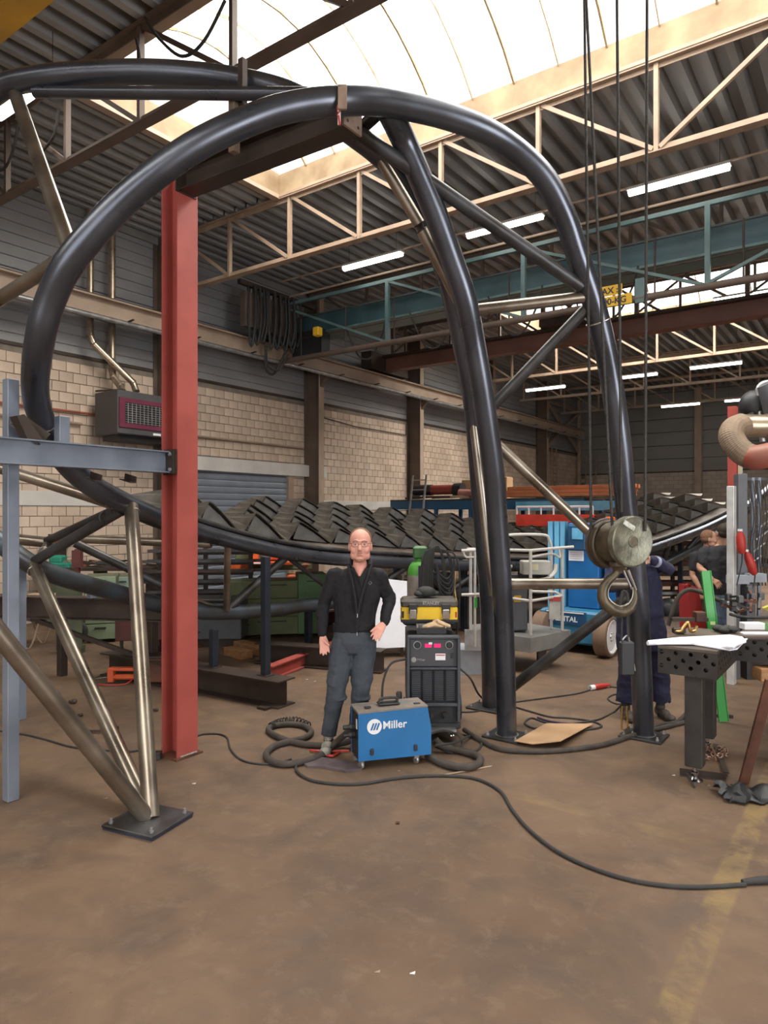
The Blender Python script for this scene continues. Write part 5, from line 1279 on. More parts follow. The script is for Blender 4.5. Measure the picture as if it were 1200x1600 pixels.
# ---- blue mast lift with basket
lf = camthing('mast_lift', 'bright blue self-propelled mast lift with grey railed basket, behind the arch legs', 'lift', 900, 9.6, 0, None, math.radians(-38))
navy = mat('lift_dark_blue', (.015, .07, .16), .45); sky = mat('lift_pale_blue', (.14, .42, .65), .4)
MB().bbox((-.05, .75, .36), (1.0, 1.5, .46), .03).build('chassis', mat('lift_chassis_blue', (.03, .16, .28), .45), lf, local=True)
MB().bbox((.50, .80, .34), (.20, .7, .5), .03).build('side_guard', blueL, lf, local=True)
for (x, y) in ((.40, .06), (.40, 1.45), (-.50, .06), (-.50, 1.45)):
    s = 1 if x > 0 else -1
    w = MB().lathe((x, y, .275), (s, 0, 0), [(0, -.10), (.25, -.10), (.275, -.085), (.275, .085), (.255, .10), (.24, .10), (.235, .07)], 36).build('wheel', mat('brown_solid_tyre', (.16, .10, .065), .7, 0, var=.15), lf, smooth=True, local=True)
    MB().lathe((x, y, .275), (s, 0, 0), [(.24, .06), (.24, .085), (.22, .10), (.19, .075), (.06, .075), (.05, .09), (0, .09)], 30).build('hub', white, w, smooth=True, local=True)
    for k in range(6):
        a = k*PI/3; MB().lathe((x+s*.078, y+.05*math.cos(a), .275+.05*math.sin(a)), (s, 0, 0), [(.011, 0), (.011, .012), (0, .012)], 6).build('wheel_nut', darkbeam, w, local=True)
MB().bbox((-.02, .55, 1.20), (.46, .5, 1.22), .02).build('mast_cover', blueL, lf, local=True)
MB().bbox((.44, .60, 1.17), (.34, .5, 1.16), .02).build('power_pack_cover', blueL, lf, local=True)
MB().bbox((.21, .68, 1.15), (.07, .4, 1.1), .005).build('gap_panel', black, lf, local=True)
MB().bbox((-.10, .28, 1.60), (.26, .07, .36), .015).build('control_cover', navy, lf, local=True)
MB().box((-.08, .24, 1.66), (.16, .006, .16)).build('decal', sky, lf, local=True)
MB().box((-.12, .297, 1.37), (.22, .006, .20)).build('notice', paper, lf, local=True)
for k in range(6): MB().box((-.12, .292, 1.30+k*.028), (.19, .004, .006)).build('notice_line', galv, lf, local=True)
for x in (-.52, -.42, -.33): MB().b2((x-.035, .30, .5), (x+.035, .42, 1.83)).build('mast_section', sky, lf, local=True)
MB().lathe((.30, .5, 1.80), Z_, [(.07, 0), (.07, .09), (.05, .10), (0, .10)], 16).build('beacon', orange, lf, smooth=True, local=True)
MB().b2((-.45, -.012, .40), (.15, 0, .58)).build('side_decal', navy, lf, local=True)
text('RENTAL', .10, white, lf, (-.34, -.013, .44), X_, Z_, .004, local=True, bold=.002)
MB().box((-.16, -.016, .565), (.55, .004, .018)).build('decal_line', white, lf, local=True)
# basket, standing in front
bk = camthing('lift_basket', 'grey tube railed basket of the blue lift with control box, low in front of it', 'basket', 829, 8.35)
rail = mat('pale_grey_rail', (.50, .48, .45), .45, .1, var=.08)
FL, FR, BR, BL = (-.68, .35), (0, 0), (.46, .30), (.02, .85)
MB().prism([(FL[0], FL[1], .30), (FR[0], FR[1], .26), (BR[0]+.12, BR[1]+.05, .30), (BL[0], BL[1]+.2, .30), (-.6, .8, .30)], (0, 0, .18)).build('platform', mat('basket_floor_grey', (.20, .195, .185), .6, 0, var=.15), bk, local=True)
for (x, y) in (FL, FR, BR, (.36, .45), (-.34, .18)):
    MB().rod((x, y, .48), (x, y, 1.50), .020, 8).build('rail_post', rail, bk, local=True, smooth=True)
for z in (1.50, .92, 1.30):
    P = [(-.72, .36, z), (-.34, .18, z), (0, 0, z), (.42, .26, z+.02), (.60, .30, z+.03)] if z > 1.4 else ([(-.72, .36, z), (-.34, .18, z), (0, 0, z-.03), (.45, .28, z), (.40, .42, z+.03), (.1, .5, z+.03)] if z < 1 else [(-.34, .18, z), (-.2, .12, z)])
    MB().tube(P, .018, 8).build('hand_rail', rail, bk, local=True, smooth=True)
MB().tube(smooth_path([(-.30, .2, 1.32), (-.30, .2, 1.62), (-.24, .2, 1.68), (.22, .3, 1.68), (.30, .32, 1.62), (.34, .33, 1.50)], 4), .018, 8).build('hand_rail', rail, bk, local=True, smooth=True)
MB().tube(smooth_path([(.02, .02, 1.42), (.3, .2, 1.45), (.42, .26, 1.40), (.40, .26, 1.52)], 4), .015, 8).build('hand_rail', rail, bk, local=True, smooth=True)
MB().tube(smooth_path([(.05, .1, 1.13), (.22, .15, 1.14), (.34, .2, 1.22), (.36, .22, 1.32)], 4), .025, 8).build('hand_rail', rail, bk, local=True, smooth=True)
MB().bbox((.10, .22, 1.28), (.34, .2, .17), .01).build('control_box', mat('control_box_grey', (.40, .39, .35), .5), bk, local=True)
MB().box((.06, .118, 1.29), (.12, .006, .07)).build('box_label', mat('yellowed_label', (.6, .55, .35), .6), bk, local=True)
MB().bbox((-.22, .3, 1.12), (.22, .2, .16), .01).build('dark_tool_bag', black, bk, local=True)
MB().bbox((.34, .2, .78), (.14, .02, .28), .004).build('document_holder', mat('control_box_grey', (.4, .39, .35)), bk, local=True)
MB().box((.34, .185, .89), (.14, .006, .05)).build('red_notice', redp, bk, local=True)
MB().bbox((-.10, .40, .75), (.26, .2, .55), .02).build('dark_case', MATS['slate_grey_paint'], bk, local=True)
MB().box((-.10, .297, .88), (.09, .006, .08)).build('warning_sticker', yb, bk, local=True)
for (x, y) in ((-.45, .5), (.2, .3)): MB().box((x, y, .15), (.1, .1, .3)).build('support_foot', darkbeam, bk, local=True)
# left part of the same lift's fork: a pale rail and plate left of the inner legs
lr = camthing('rail_stand', 'pale grey rail stand with grey plate left of the inner legs', 'stand', 742, 8.3)
MB().rod((0, 0, .35), (0, 0, 1.50), .016, 8).build('upright', rail, lr, local=True)
MB().tube([(-.16, .0, 1.50), (.12, 0, 1.51)], .02, 8).build('top_rail', rail, lr, local=True)
MB().tube(smooth_path([(-.14, 0, 1.50), (-.10, 0, 1.42), (.1, 0, 1.44)], 3), .014, 8).build('top_rail', rail, lr, local=True)
MB().tube([(-.16, .0, .97), (.12, 0, .98)], .018, 8).build('mid_rail', rail, lr, local=True)
MB().b2((-.12, .0, .30), (.22, .04, .55)).build('plate', galv, lr, local=True)
MB().b2((-.2, .05, 0), (.3, .5, .30)).build('grey_base', MATS['cool_grey_paint'], lr, local=True)
MB().box((.01, -.01, .88), (.03, .02, .12)).build('green_band', gm, lr, local=True)
# ================================================================== PEOPLE
TEXN = bpy.data.textures.new('cloth_folds', 'CLOUDS'); TEXN.noise_scale = .11; TEXN.noise_depth = 2
def fuse(mb, voxel, name, m, parent, smooth_it=4, fac=.5, fold=0):
    me = bpy.data.meshes.new(name); me.from_pydata(mb.v, [], mb.f); me.update()
    bm = bmesh.new(); bm.from_mesh(me); bmesh.ops.recalc_face_normals(bm, faces=bm.faces); bm.to_mesh(me); bm.free()
    o = bpy.data.objects.new('tmp', me); COL.objects.link(o)
    r = o.modifiers.new('r', 'REMESH'); r.mode = 'VOXEL'; r.voxel_size = voxel
    if smooth_it: s = o.modifiers.new('s', 'SMOOTH'); s.factor = fac; s.iterations = smooth_it
    if fold:
        dm = o.modifiers.new('d', 'DISPLACE'); dm.texture = TEXN; dm.strength = fold; dm.mid_level = .5; dm.texture_coords = 'LOCAL'
    dg = bpy.context.evaluated_depsgraph_get(); nm = bpy.data.meshes.new_from_object(o.evaluated_get(dg))
    bpy.data.objects.remove(o); nm.name = name
    for p in nm.polygons: p.use_smooth = True
    nm.materials.clear(); nm.materials.append(m)
    q = bpy.data.objects.new(name, nm); COL.objects.link(q); q.parent = parent; return q
def limb(mb, pts, rad, seg=14, n=5, ends=True):
    P, R = smooth_path(pts, n, rad); mb.tube(P, R, seg)
    if ends:
        mb.ball(P[0], R[0], 12, 8); mb.ball(P[-1], R[-1], 12, 8)
    return mb
def lerp3(a, b, t): return tuple(x+(y-x)*t for x, y in zip(a, b))
def hand(mb, wrist, knk, tip, side, spread=.005, thumb=None, k=1.0, curl=(0, 0, 0)):
    w, n, t = Vector(wrist), Vector(knk), Vector(tip); sd = Vector(side).normalized(); d = (n-w)
    nr = d.normalized().cross(sd).normalized()
    mb.loft([(w, .024*k, .020*k, sd, nr), (w.lerp(n, .35), .034*k, .016*k, sd, nr), (w.lerp(n, .8), .042*k, .014*k, sd, nr), (n, .040*k, .012*k, sd, nr)], 12)
    ln = [.86, 1.0, .95, .76]
    for i in range(4):
        o = (i-1.5)*.0195*k; e = (i-1.5)*spread
        a = n+sd*o-d.normalized()*.01; b = n+(t-n)*ln[i]*.5+sd*(o+e*.5)+Vector(curl)*.35; c = n+(t-n)*ln[i]+sd*(o+e)+Vector(curl)
        mb.tube([a, b, c], [.0098*k, .0092*k, .0075*k], 8); mb.ball(c, .0078*k, 8, 6); mb.ball(b, .0092*k, 8, 6)
    th = Vector(thumb) if thumb else w.lerp(n, .6)-sd*.06+Vector(curl)
    b0 = w.lerp(n, .25)-sd*.022*k; b1 = b0.lerp(th, .55)-d.normalized()*.0
    mb.tube([b0, b1, th], [.013*k, .0115*k, .009*k], 8); mb.ball(th, .0092*k, 8, 6); mb.ball(b1, .0115*k, 8, 6)
def head(mb, c, yaw=0, tilt=0, k=1.0):
    c = Vector(c); R = Matrix.Rotation(yaw, 3, 'Z') @ Matrix.Rotation(tilt, 3, 'X')
    def q(x, y, z): return c+R @ Vector((x*k, y*k, z*k))
    B = lambda x, y, z, r: mb.ball(q(x, y, z), tuple(a*k for a in r), 20, 14, R)
    B(0, .012, .035, (.078, .098, .088)); B(0, -.018, -.01, (.074, .080, .085)); B(0, -.035, -.062, (.058, .055, .052)); B(0, -.070, -.092, (.026, .022, .022))
    B(0, -.078, .033, (.052, .016, .012))                     # brow
    for s in (-1, 1):
        B(s*.040, -.062, -.026, (.028, .024, .028)); B(s*.079, .008, -.008, (.008, .018, .032))
        B(s*.050, -.025, -.066, (.021, .044, .032))
    mb.loft([(q(0, -.088, .020), .008*k, .008*k), (q(0, -.098, 0), .010*k, .012*k), (q(0, -.110, -.022), .014*k, .014*k), (q(0, -.100, -.034), .017*k, .010*k)], 10)
    B(0, -.094, -.056, (.022, .008, .005)); B(0, -.092, -.064, (.019, .008, .006))
    return q, R
skin = mat('warm_skin', (.74, .38, .30), .5, 0, vcol=(.66, .30, .23), scale=9, spec=.35)
skin2 = mat('tanned_skin', (.50, .27, .18), .55, 0, var=.1, scale=9)
def figure(label, u, d, J, topm, botm, skm, hairm, scale=1, longsl=True, yawh=0, tilth=0, shoes=True, coat=0, chest=(.20, .12), waist=(.17, .115), name='person', face=True):
    """J: joints in local metres: head, neck, chest, waist, hip, shL shR elL elR wrL wrR knL tipL knR.. legs"""
    t = camthing(name, label, 'person', u, d)
    b = MB(); N = J['neck']; H = J['head']
    limb(b, [(N[0], N[1]+.01, N[2]-.06), (N[0], N[1], N[2]+.02), (H[0], H[1]+.02, H[2]-.04)], [.062, .054, .054])
    q, Rh = head(b, H, yawh, tilth, J.get('hk', 1.0))
    ch, wa, hi = J['chest'], J['waist'], J['hip']
    b.loft([((hi[0], hi[1], hi[2]-.06), .12, .09), (hi, .15, .10), (wa, waist[0]-.04, waist[1]-.035), (ch, chest[0]-.05, chest[1]-.035), ((N[0], N[1]+.01, N[2]-.04), .10, .06), (N, .05, .05)], 18)
    for s in 'LR':
        sh, el, wr = J['sh'+s], J['el'+s], J['wr'+s]
        if longsl: limb(b, [lerp3(sh, ch, .2), sh, el, wr], [.035, .04, .032, .026])
        else:
            limb(b, [lerp3(sh, ch, .25), sh, lerp3(sh, el, .55), el, lerp3(el, wr, .35), wr], [.045, .052, .045, .038, .038, .026])
        hk, tk, kn, an = J['hp'+s], None, J['kn'+s], J['an'+s]
        limb(b, [hk, kn, (an[0], an[1], an[2]+.02)], [.075, .05, .038]); tt = J.get('toe'+s, (0, -.17)); limb(b, [(an[0], an[1], .09), (an[0]+tt[0]*.3, an[1]+tt[1]*.3, .045)], [.030, .022])
    for s, sd in (('L', 1), ('R', -1)):
        if 'hd'+s in J:
            wr, kn_, tip, side, th = J['hd'+s]; hand(b, wr, kn_, tip, side, thumb=th)
    fuse(b, .0060, 'body', skm, t, 2)
    # top
    c = MB()
    zh = J['hem']
    secs = [((hi[0], hi[1], zh), waist[0]+coat*.6, waist[1]+.012+coat*.5), ((wa[0]*.6+hi[0]*.4, wa[1], (wa[2]+zh)/2), waist[0]+coat*.3, waist[1]+.012+coat*.3), (wa, waist[0], waist[1]+.008), (lerp3(wa, ch, .6), (chest[0]+waist[0])/2+.005, chest[1]+.004), (ch, chest[0], chest[1]), (lerp3(ch, N, .55), chest[0]*.90, chest[1]*.86), (lerp3(ch, N, .82), .125, .082), ((N[0], N[1]+.008, N[2]-.022), .080, .070)]
    c.loft(secs, 26)
    for s in 'LR':
        sh, el, wr = J['sh'+s], J['el'+s], J['wr'+s]
        if longsl: limb(c, [lerp3(sh, ch, .35), (sh[0]*.97+ch[0]*.03, sh[1], sh[2]), lerp3(sh, el, .5), el, lerp3(el, wr, .5), wr], [.075, .070, .060, .055, .050, .041], 16)
        else: limb(c, [lerp3(sh, ch, .35), sh, lerp3(sh, el, .62)], [.075, .070, .066], 16, ends=True)
        # cloth folds
        if longsl:
            for f, rr in ((.35, .062), (.7, .058)):
                p = lerp3(sh, el, f); q2 = lerp3(sh, el, f+.06); c.ring(p, Vector(q2)-Vector(p), rr-.008, .010, 16, 6)
            for f, rr in ((.15, .058), (.38, .053), (.62, .050), (.95, .043)):
                p = lerp3(el, wr, f); q2 = lerp3(el, wr, f+.06); c.ring(p, Vector(q2)-Vector(p), rr-.008, .009, 16, 6)
    if longsl and not coat:
        for k in range(5):
            z = zh+.07+k*.055; f = k/5
            c.ring((wa[0]+.012*math.sin(k*2.1), wa[1]-.005, z), (.12*math.sin(k*1.7), .18*math.cos(k), 1), waist[0]-.035, .016, 24, 6) if False else None
    top = fuse(c, .0085, 'jacket' if longsl else 't_shirt', topm, t, 3, fold=.030)
    if longsl: MB().loft([((hi[0], hi[1], zh-.01), waist[0]-.002+coat*.6, waist[1]+.008+coat*.5), ((hi[0], hi[1], zh+.05), waist[0]+.004+coat*.6, waist[1]+.016+coat*.5)], 30).build('hem_band', topm, top, smooth=True, local=True) if not coat else None
    # trousers
    p = MB(); hm_ = MATS
    p.loft([((hi[0], hi[1], hi[2]-.13), .125, .105), ((hi[0], hi[1], hi[2]-.04), .178, .122), ((hi[0], hi[1], hi[2]+.03), .172, .118), ((hi[0], hi[1], zh+.03), waist[0]-.012, waist[1]-.004)], 24)
    for s in 'LR':
        hk, kn, an = J['hp'+s], J['kn'+s], J['an'+s]; r = J.get('legr', (.102, .082, .072, .060))
        limb(p, [hk, lerp3(hk, kn, .5), kn, lerp3(kn, an, .5), (an[0], an[1], an[2]+.015)], [r[0], (r[0]+r[1])/2+.004, r[1], r[2], r[3]], 16, ends=False)
        for f, rr in ((.86, .066), (.95, .064)): a_ = lerp3(kn, an, f); p.ring(a_, (.1, .2, 1), r[3]-.004, .010, 16, 6)
        for f in (-.06, .06): a_ = lerp3(hk, kn, 1+f if f < 0 else 1); p.ring((a_[0], a_[1], kn[2]+f), (.1, -.2, 1), r[1]-.006, .010, 16, 6)
    fuse(p, .0085, 'trousers', botm, t, 3, fold=.030)
    for s in 'LR':
        an = J['an'+s]; dx = J.get('toe'+s, (0, -.17))
        f = MB(); L = Vector((dx[0], dx[1], 0)); sd = Vector((-L.y, L.x, 0)).normalized()
        a0 = Vector((an[0], an[1], 0))
        f.ball(a0+Vector((0, 0, .06))-L*.12, (.045, .05, .055), 14, 10); f.ball(a0+L*.45+Vector((0, 0, .05)), (.048, .07, .045), 14, 10); f.ball(a0+L*.95+Vector((0, 0, .038)), (.048, .055, .036), 14, 10)
        f.ball(a0+Vector((0, 0, .105)), (.045, .048, .05), 12, 8)
        fuse(f, .007, 'shoe', J['shoem'], t, 3)
        MB().loft([(tuple(a0+Vector((0, 0, .06))), .040, .044), (tuple(a0+Vector((0, 0, .25))), .043, .046)], 14).build('sock', rubber, t, smooth=True, local=True)
    # hair
    hk_ = J.get('hk', 1.0); ff = .0065 if J.get('bald') else 0
    h = MB(); h.ball(q(0, .022+ff, .041), tuple(a*hk_ for a in (.0828, .0945, .0885)), 24, 16, Rh); h.ball(q(0, .040, .005), tuple(a*hk_ for a in (.0795, .070, .068)), 20, 12, Rh)
    h.build('hair', hairm, t, smooth=True, local=True)
    return t, q, Rh
blackc = mat('black_jersey', (.009, .0085, .011), .85, 0, var=.15, scale=6)
jeans = mat('slate_blue_denim', (.058, .068, .082), .85, 0, vcol=(.038, .046, .058), scale=5, bump=.3, bscale=90)
hairb = mat('short_auburn_hair', (.20, .10, .055), .8, 0, var=.25, scale=60, bump=.5, bscale=200)
shoe = mat('grey_green_shoe', (.16, .15, .13), .7, 0, vcol=(.35, .33, .28), scale=20)
J = dict(hk=1.16, head=(.069, -.018, 1.682), neck=(.063, .015, 1.525), chest=(.035, .01, 1.33), waist=(.027, .01, 1.11), hip=(.015, .01, .93), hem=.985,
 shL=(-.150, .02, 1.435), elL=(-.245, .04, 1.185), wrL=(-.240, -.03, .965), shR=(.222, .02, 1.435), elR=(.312, .09, 1.225), wrR=(.268, -.03, 1.055),
 hpL=(-.072, .01, .90), knL=(-.128, -.03, .50), anL=(-.195, .0, .10), hpR=(.104, .01, .90), knR=(.075, -.02, .50), anR=(.028, .06, .10),
 hdL=((-.240, -.035, .95), (-.225, -.06, .875), (-.218, -.085, .795), (1, .25, 0), (-.185, -.085, .875)),
 hdR=((.264, -.045, 1.045), (.222, -.105, .995), (.185, -.135, .925), (.85, -.1, -.55), (.160, -.135, .995)), bald=1,
 toeL=(-.01, -.17), toeR=(.05, -.17), shoem=shoe)
man, q, Rh = figure('man in black zip jacket and slate jeans, glasses, hand on hip, facing the camera', 550, 5.72, J, blackc, jeans, skin, hairb, chest=(.205, .118), waist=(.172, .108))
# face details
for s in (-1, 1):
    e = MB().ball(q(s*.031, -.078, .012), (.0115, .010, .0060), 12, 8).build('eye', mat('eye_white', (.5, .42, .38), .3, 0, var=0), man, smooth=True, local=True)
    MB().ball(q(s*.031, -.0862, .012), (.0058, .003, .0062), 10, 6).build('iris', mat('dark_iris', (.05, .06, .07), .2, 0, var=0), e, smooth=True, local=True)
    MB().loft([(q(s*.012, -.094, .034), .003, .004, Y_, Z_), (q(s*.032, -.092, .039), .003, .0045, Y_, Z_), (q(s*.052, -.080, .033), .003, .003, Y_, Z_)], 8).build('eyebrow', hairb, man, local=True)
gls = MB()
def rect(cx): 
    P = [q(cx+a*.024, -.099+abs(cx+a*.024)*.12, .012+b*.014) for a, b in ((-1, .7), (-.8, 1), (.8, 1), (1, .7), (1, -.7), (.8, -1), (-.8, -1), (-1, -.7), (-1, .7))]
    gls.tube(P, .0016, 6)
rect(-.032); rect(.032); gls.tube([q(-.008, -.098, .016), q(.008, -.098, .016)], .0016, 6)
for s in (-1, 1): gls.tube([q(s*.056, -.092, .020), q(s*.076, -.06, .020), q(s*.080, .0, .014)], .0016, 6)
gls.build('glasses', darkbeam, man, local=True)
bd = MB(); bd.ball(q(0, -.040, -.072), (.0585, .054, .048), 20, 12, Rh); bd.ball(q(0, -.072, -.094), (.028, .024, .022), 16, 10, Rh); bd.ball(q(0, -.099, -.047), (.024, .007, .0045), 12, 6, Rh)
for s in (-1, 1): bd.ball(q(s*.052, -.026, -.070), (.0205, .043, .030), 14, 10, Rh)
bd.build('beard', mat('auburn_stubble', (.34, .16, .10), .8, 0, vcol=(.46, .22, .15), scale=40), man, smooth=True, local=True)
MB().ball(q(0, -.1005, -.0585), (.020, .006, .0045), 14, 8, Rh).build('lips', mat('lip_skin', (.55, .20, .17), .5, 0, var=0), man, smooth=True, local=True)
# V of bare neck, black shirt, collar, lapels and zip
vs = [(.018, -.100, 1.518), (.112, -.100, 1.518), (.090, -.112, 1.485), (.066, -.118, 1.455), (.040, -.112, 1.485)]
MB().loft([((.066, -.035, 1.44), .02, .085), ((.066, -.028, 1.475), .040, .082), ((.066, -.012, 1.51), .058, .072), ((.066, .0, 1.545), .058, .058)], 20).build('neck_skin', skin, man, smooth=True, local=True)
MB().prism([(-.012, -.085, 1.50), (.012, -.092, 1.505), (.060, -.124, 1.435), (.068, -.124, 1.435), (.122, -.092, 1.505), (.146, -.085, 1.50), (.098, -.135, 1.30), (.060, -.136, 1.14), (.050, -.136, 1.14), (.018, -.135, 1.30)], (0, .03, 0)).build('v_neck_shirt', mat('black_tee', (.006, .0055, .007), .8, 0, var=0), man, local=True)
for P in ([(.008, .06, 1.535), (-.030, .0, 1.53), (-.022, -.075, 1.50), (.002, -.115, 1.42), (.030, -.138, 1.28), (.046, -.138, 1.14)], [(.120, .06, 1.535), (.160, .0, 1.53), (.152, -.075, 1.50), (.128, -.115, 1.42), (.085, -.138, 1.28), (.056, -.138, 1.14)]):
    MB().tube(smooth_path(P, 5), .011, 8, sq=1.2).build('lapel', mat('black_lapel', (.013, .012, .016), .8, 0, var=0), man, smooth=True, local=True)
MB().loft([((.063, .018, 1.49), .088, .078), ((.063, .022, 1.545), .078, .066), ((.063, .024, 1.56), .070, .060)], 24).build('collar', MATS['black_lapel'], man, smooth=True, local=True) if False else None
MB().tube(smooth_path([(-.02, -.045, 1.52), (-.022, .02, 1.555), (.02, .075, 1.575), (.063, .085, 1.578), (.11, .075, 1.575), (.15, .02, 1.555), (.148, -.045, 1.52)], 5), .020, 10).build('collar', MATS['black_lapel'], man, smooth=True, local=True)
MB().box((.050, -.134, 1.125), (.007, .008, .035)).build('zip_pull', chrome, man, local=True)
MB().box((.047, -.130, 1.05), (.004, .006, .13)).build('zip', MATS['black_lapel'], man, local=True)
MB().box((.047, -.128, .975), (.006, .006, .03)).build('fly_button', galv, man, local=True)
MB().ring((.152, -.112, 1.385), (.25, -1, 0), .014, .0016, 4, 5).build('chest_emblem', galv, man, local=True)
for s, x in (('L', -.115), ('R', .17)):
    MB().tube([(x, -.088, 1.06), (x-.012 if x < 0 else x+.012, -.080, 1.20)], .003, 6).build('pocket_seam', MATS['black_lapel'], man, local=True)
MB().tube(smooth_path([(-.225, -.06, .085), (-.197, -.09, .088), (-.17, -.06, .085)], 3), .006, 6).build('shoe_lace', brassm, man, local=True)

navyc = mat('navy_workwear', (.015, .015, .042), .85, 0, vcol=(.018, .018, .05), scale=5, bump=.3, bscale=30)
boot = mat('dusty_boot', (.07, .055, .045), .8, 0, var=.3, scale=15)
J2 = dict(head=(-.10, -.14, 1.66), neck=(-.06, -.06, 1.54), chest=(-.03, .0, 1.36), waist=(.01, .02, 1.08), hip=(.03, .02, .92), hem=.66,
 shL=(-.23, -.02, 1.46), elL=(-.36, -.16, 1.27), wrL=(-.20, -.30, 1.30), shR=(.13, -.02, 1.48), elR=(.235, -.10, 1.42), wrR=(.02, -.26, 1.52),
 hpL=(-.06, .02, .88), knL=(-.11, -.02, .48), anL=(-.13, .02, .14), hpR=(.13, .02, .88), knR=(.18, .02, .48), anR=(.21, .04, .14),
 hdL=((-.20, -.30, 1.30), (-.13, -.33, 1.33), (-.08, -.35, 1.36), (0, 0, 1), (-.12, -.35, 1.38)),
 hdR=((.02, -.26, 1.52), (-.04, -.28, 1.53), (-.09, -.29, 1.51), (0, .2, 1), (-.05, -.30, 1.57)),
 toeL=(.0, -.17), toeR=(.03, -.17), legr=(.12, .10, .095, .088), shoem=boot)
w1, _, _ = figure('worker in navy overalls behind the right arch leg, arm raised, head hidden', 1000, 6.58, J2, navyc, navyc, skin2, hairb, chest=(.22, .14), waist=(.21, .14), coat=.06)
MB().tube([(.075, -.22, 1.50), (.045, -.24, 1.51)], .052, 14).build('pale_cuff', mat('pale_blue_cuff', (.35, .38, .5), .8), w1, smooth=True, local=True)
tee = mat('charcoal_tee', (.022, .022, .026), .85, 0, var=.15)
J3 = dict(head=(.055, -.02, 1.70), neck=(.04, .0, 1.57), chest=(.01, .0, 1.38), waist=(.03, .0, 1.12), hip=(.05, .0, .93), hem=.93,
 shL=(-.175, .0, 1.47), elL=(-.245, -.03, 1.27), wrL=(-.13, -.12, 1.13), shR=(.20, .0, 1.47), elR=(.26, .02, 1.22), wrR=(.22, -.06, .98),
 hpL=(-.03, .0, .88), knL=(-.04, .0, .48), anL=(-.06, .02, .12), hpR=(.13, .0, .88), knR=(.14, .0, .48), anR=(.15, .02, .12),
 hdL=((-.13, -.12, 1.13), (-.08, -.15, 1.09), (-.05, -.16, 1.03), (.7, 0, .5), (-.05, -.13, 1.11)),
 hdR=((.22, -.06, .98), (.22, -.08, .90), (.22, -.09, .83), (1, 0, 0), (.18, -.1, .9)), shoem=boot, toeL=(0, .17), toeR=(.03, .17))
jb = mat('washed_jeans', (.13, .19, .27), .85, 0, vcol=(.09, .13, .19), scale=5)
w2, _, _ = figure('man with bare forearm in charcoal tee and washed jeans, back turned', 1122, 8.7, J3, tee, jb, skin2, mat('dark_short_hair', (.04, .028, .02), .8), longsl=False, yawh=PI, chest=(.215, .12), waist=(.18, .11))
J4 = dict(J3); J4.update(head=(-.03, -.02, 1.60), neck=(-.05, .0, 1.47), chest=(-.06, .0, 1.28), waist=(-.06, .0, 1.05), hip=(-.06, .0, .88), hem=.90,
 shL=(-.22, .0, 1.37), elL=(-.26, -.02, 1.12), wrL=(-.20, -.1, .95), shR=(.12, .0, 1.37), elR=(.14, .0, 1.12), wrR=(.12, -.06, .95),
 hpL=(-.13, .0, .84), knL=(-.13, .0, .46), anL=(-.13, .02, .12), hpR=(.02, .0, .84), knR=(.02, .0, .46), anR=(.03, .02, .12), hdL=((-.20, -.1, .95), (-.19, -.12, .87), (-.18, -.13, .8), (1, 0, 0), (-.15, -.14, .88)), hdR=((.12, -.06, .95), (.12, -.08, .87), (.12, -.09, .8), (1, 0, 0), (.08, -.1, .88)))
w3, _, _ = figure('man with short brown hair facing right, behind the man in the charcoal tee', 1111, 9.35, J4, tee, mat('olive_brown_trousers', (.085, .065, .045), .85), skin2, hairb, longsl=False, yawh=math.radians(70), tilth=0)
MB().tube([(-.0, -.02, 1.64), (.03, -.06, 1.63), (.05, -.11, 1.63)], .006, 6).build('glasses_arm', white, w3, local=True)
# ================================================================== BACKGROUND, LEFT AND REAR
gpale = mat('pale_sage_cabinet', (.24, .31, .20), .55, 0, vcol=(.16, .21, .12), scale=3)
gdark = mat('dark_olive_panel', (.085, .095, .055), .6, 0, var=.2)
def drawers(label, u, d, w, h, dep, n, m, rz=0, z0=.05):
    t = camthing('drawer_cabinet', label, 'cabinet', u, d, 0, None, rz)
    MB().bbox((0, dep/2+.01, z0+h/2), (w, dep, h), .008).build('carcass', gdark, t, local=True)
    for k in range(n):
        zc = z0+h*(k+.5)/n
        f = MB().bbox((0, 0, zc), (w-.03, .02, h/n-.015), .003).build('drawer_front', m, t, local=True)
        MB().box((0, -.018, zc+h/n*.25), (w*.35, .015, .015)).build('handle', black, f, local=True)
    return t
drawers('pale green drawer cabinet under the dark girder, far left', 157, 10.4, .46, .95, .6, 4, gpale, .3)
drawers('narrow grey green cabinet just right of the pale green drawer cabinet', 192, 10.9, .30, .9, .5, 3, mat('grey_green_cabinet', (.2, .27, .22), .55), .3)
o = camthing('green_side_panel', 'dark olive panel left of the pale green drawer cabinet', 'panel', 108, 9.6)
MB().bbox((0, 0, .5), (.36, .04, .9), .005).build('panel', gdark, o, local=True); MB().box((0, .07, .05), (.34, .12, .1)).build('foot', gdark, o, local=True)
drawers('long olive green cabinet behind the lower tube, right of the red column', 425, 10.8, 1.3, .85, .4, 3, mat('yellow_green_bench', (.15, .17, .07), .6), .2)
drawers('olive green locker behind the man, left side', 487, 10.9, .45, .95, .4, 2, mat('leaf_green_locker', (.12, .22, .09), .6), .2)
o = camthing('dark_chest', 'dark box right of the red column under the lower tube', 'box', 335, 10.3)
MB().bbox((0, 0, .38), (.9, .5, .55), .02).build('body', MATS['slate_grey_paint'], o, local=True); MB().box((0, 0, .05), (.8, .4, .1)).build('feet', darkbeam, o, local=True)
MB().bbox((-.02, 0, .68), (.94, .54, .04), .01).build('lid', mill2, o, local=True)
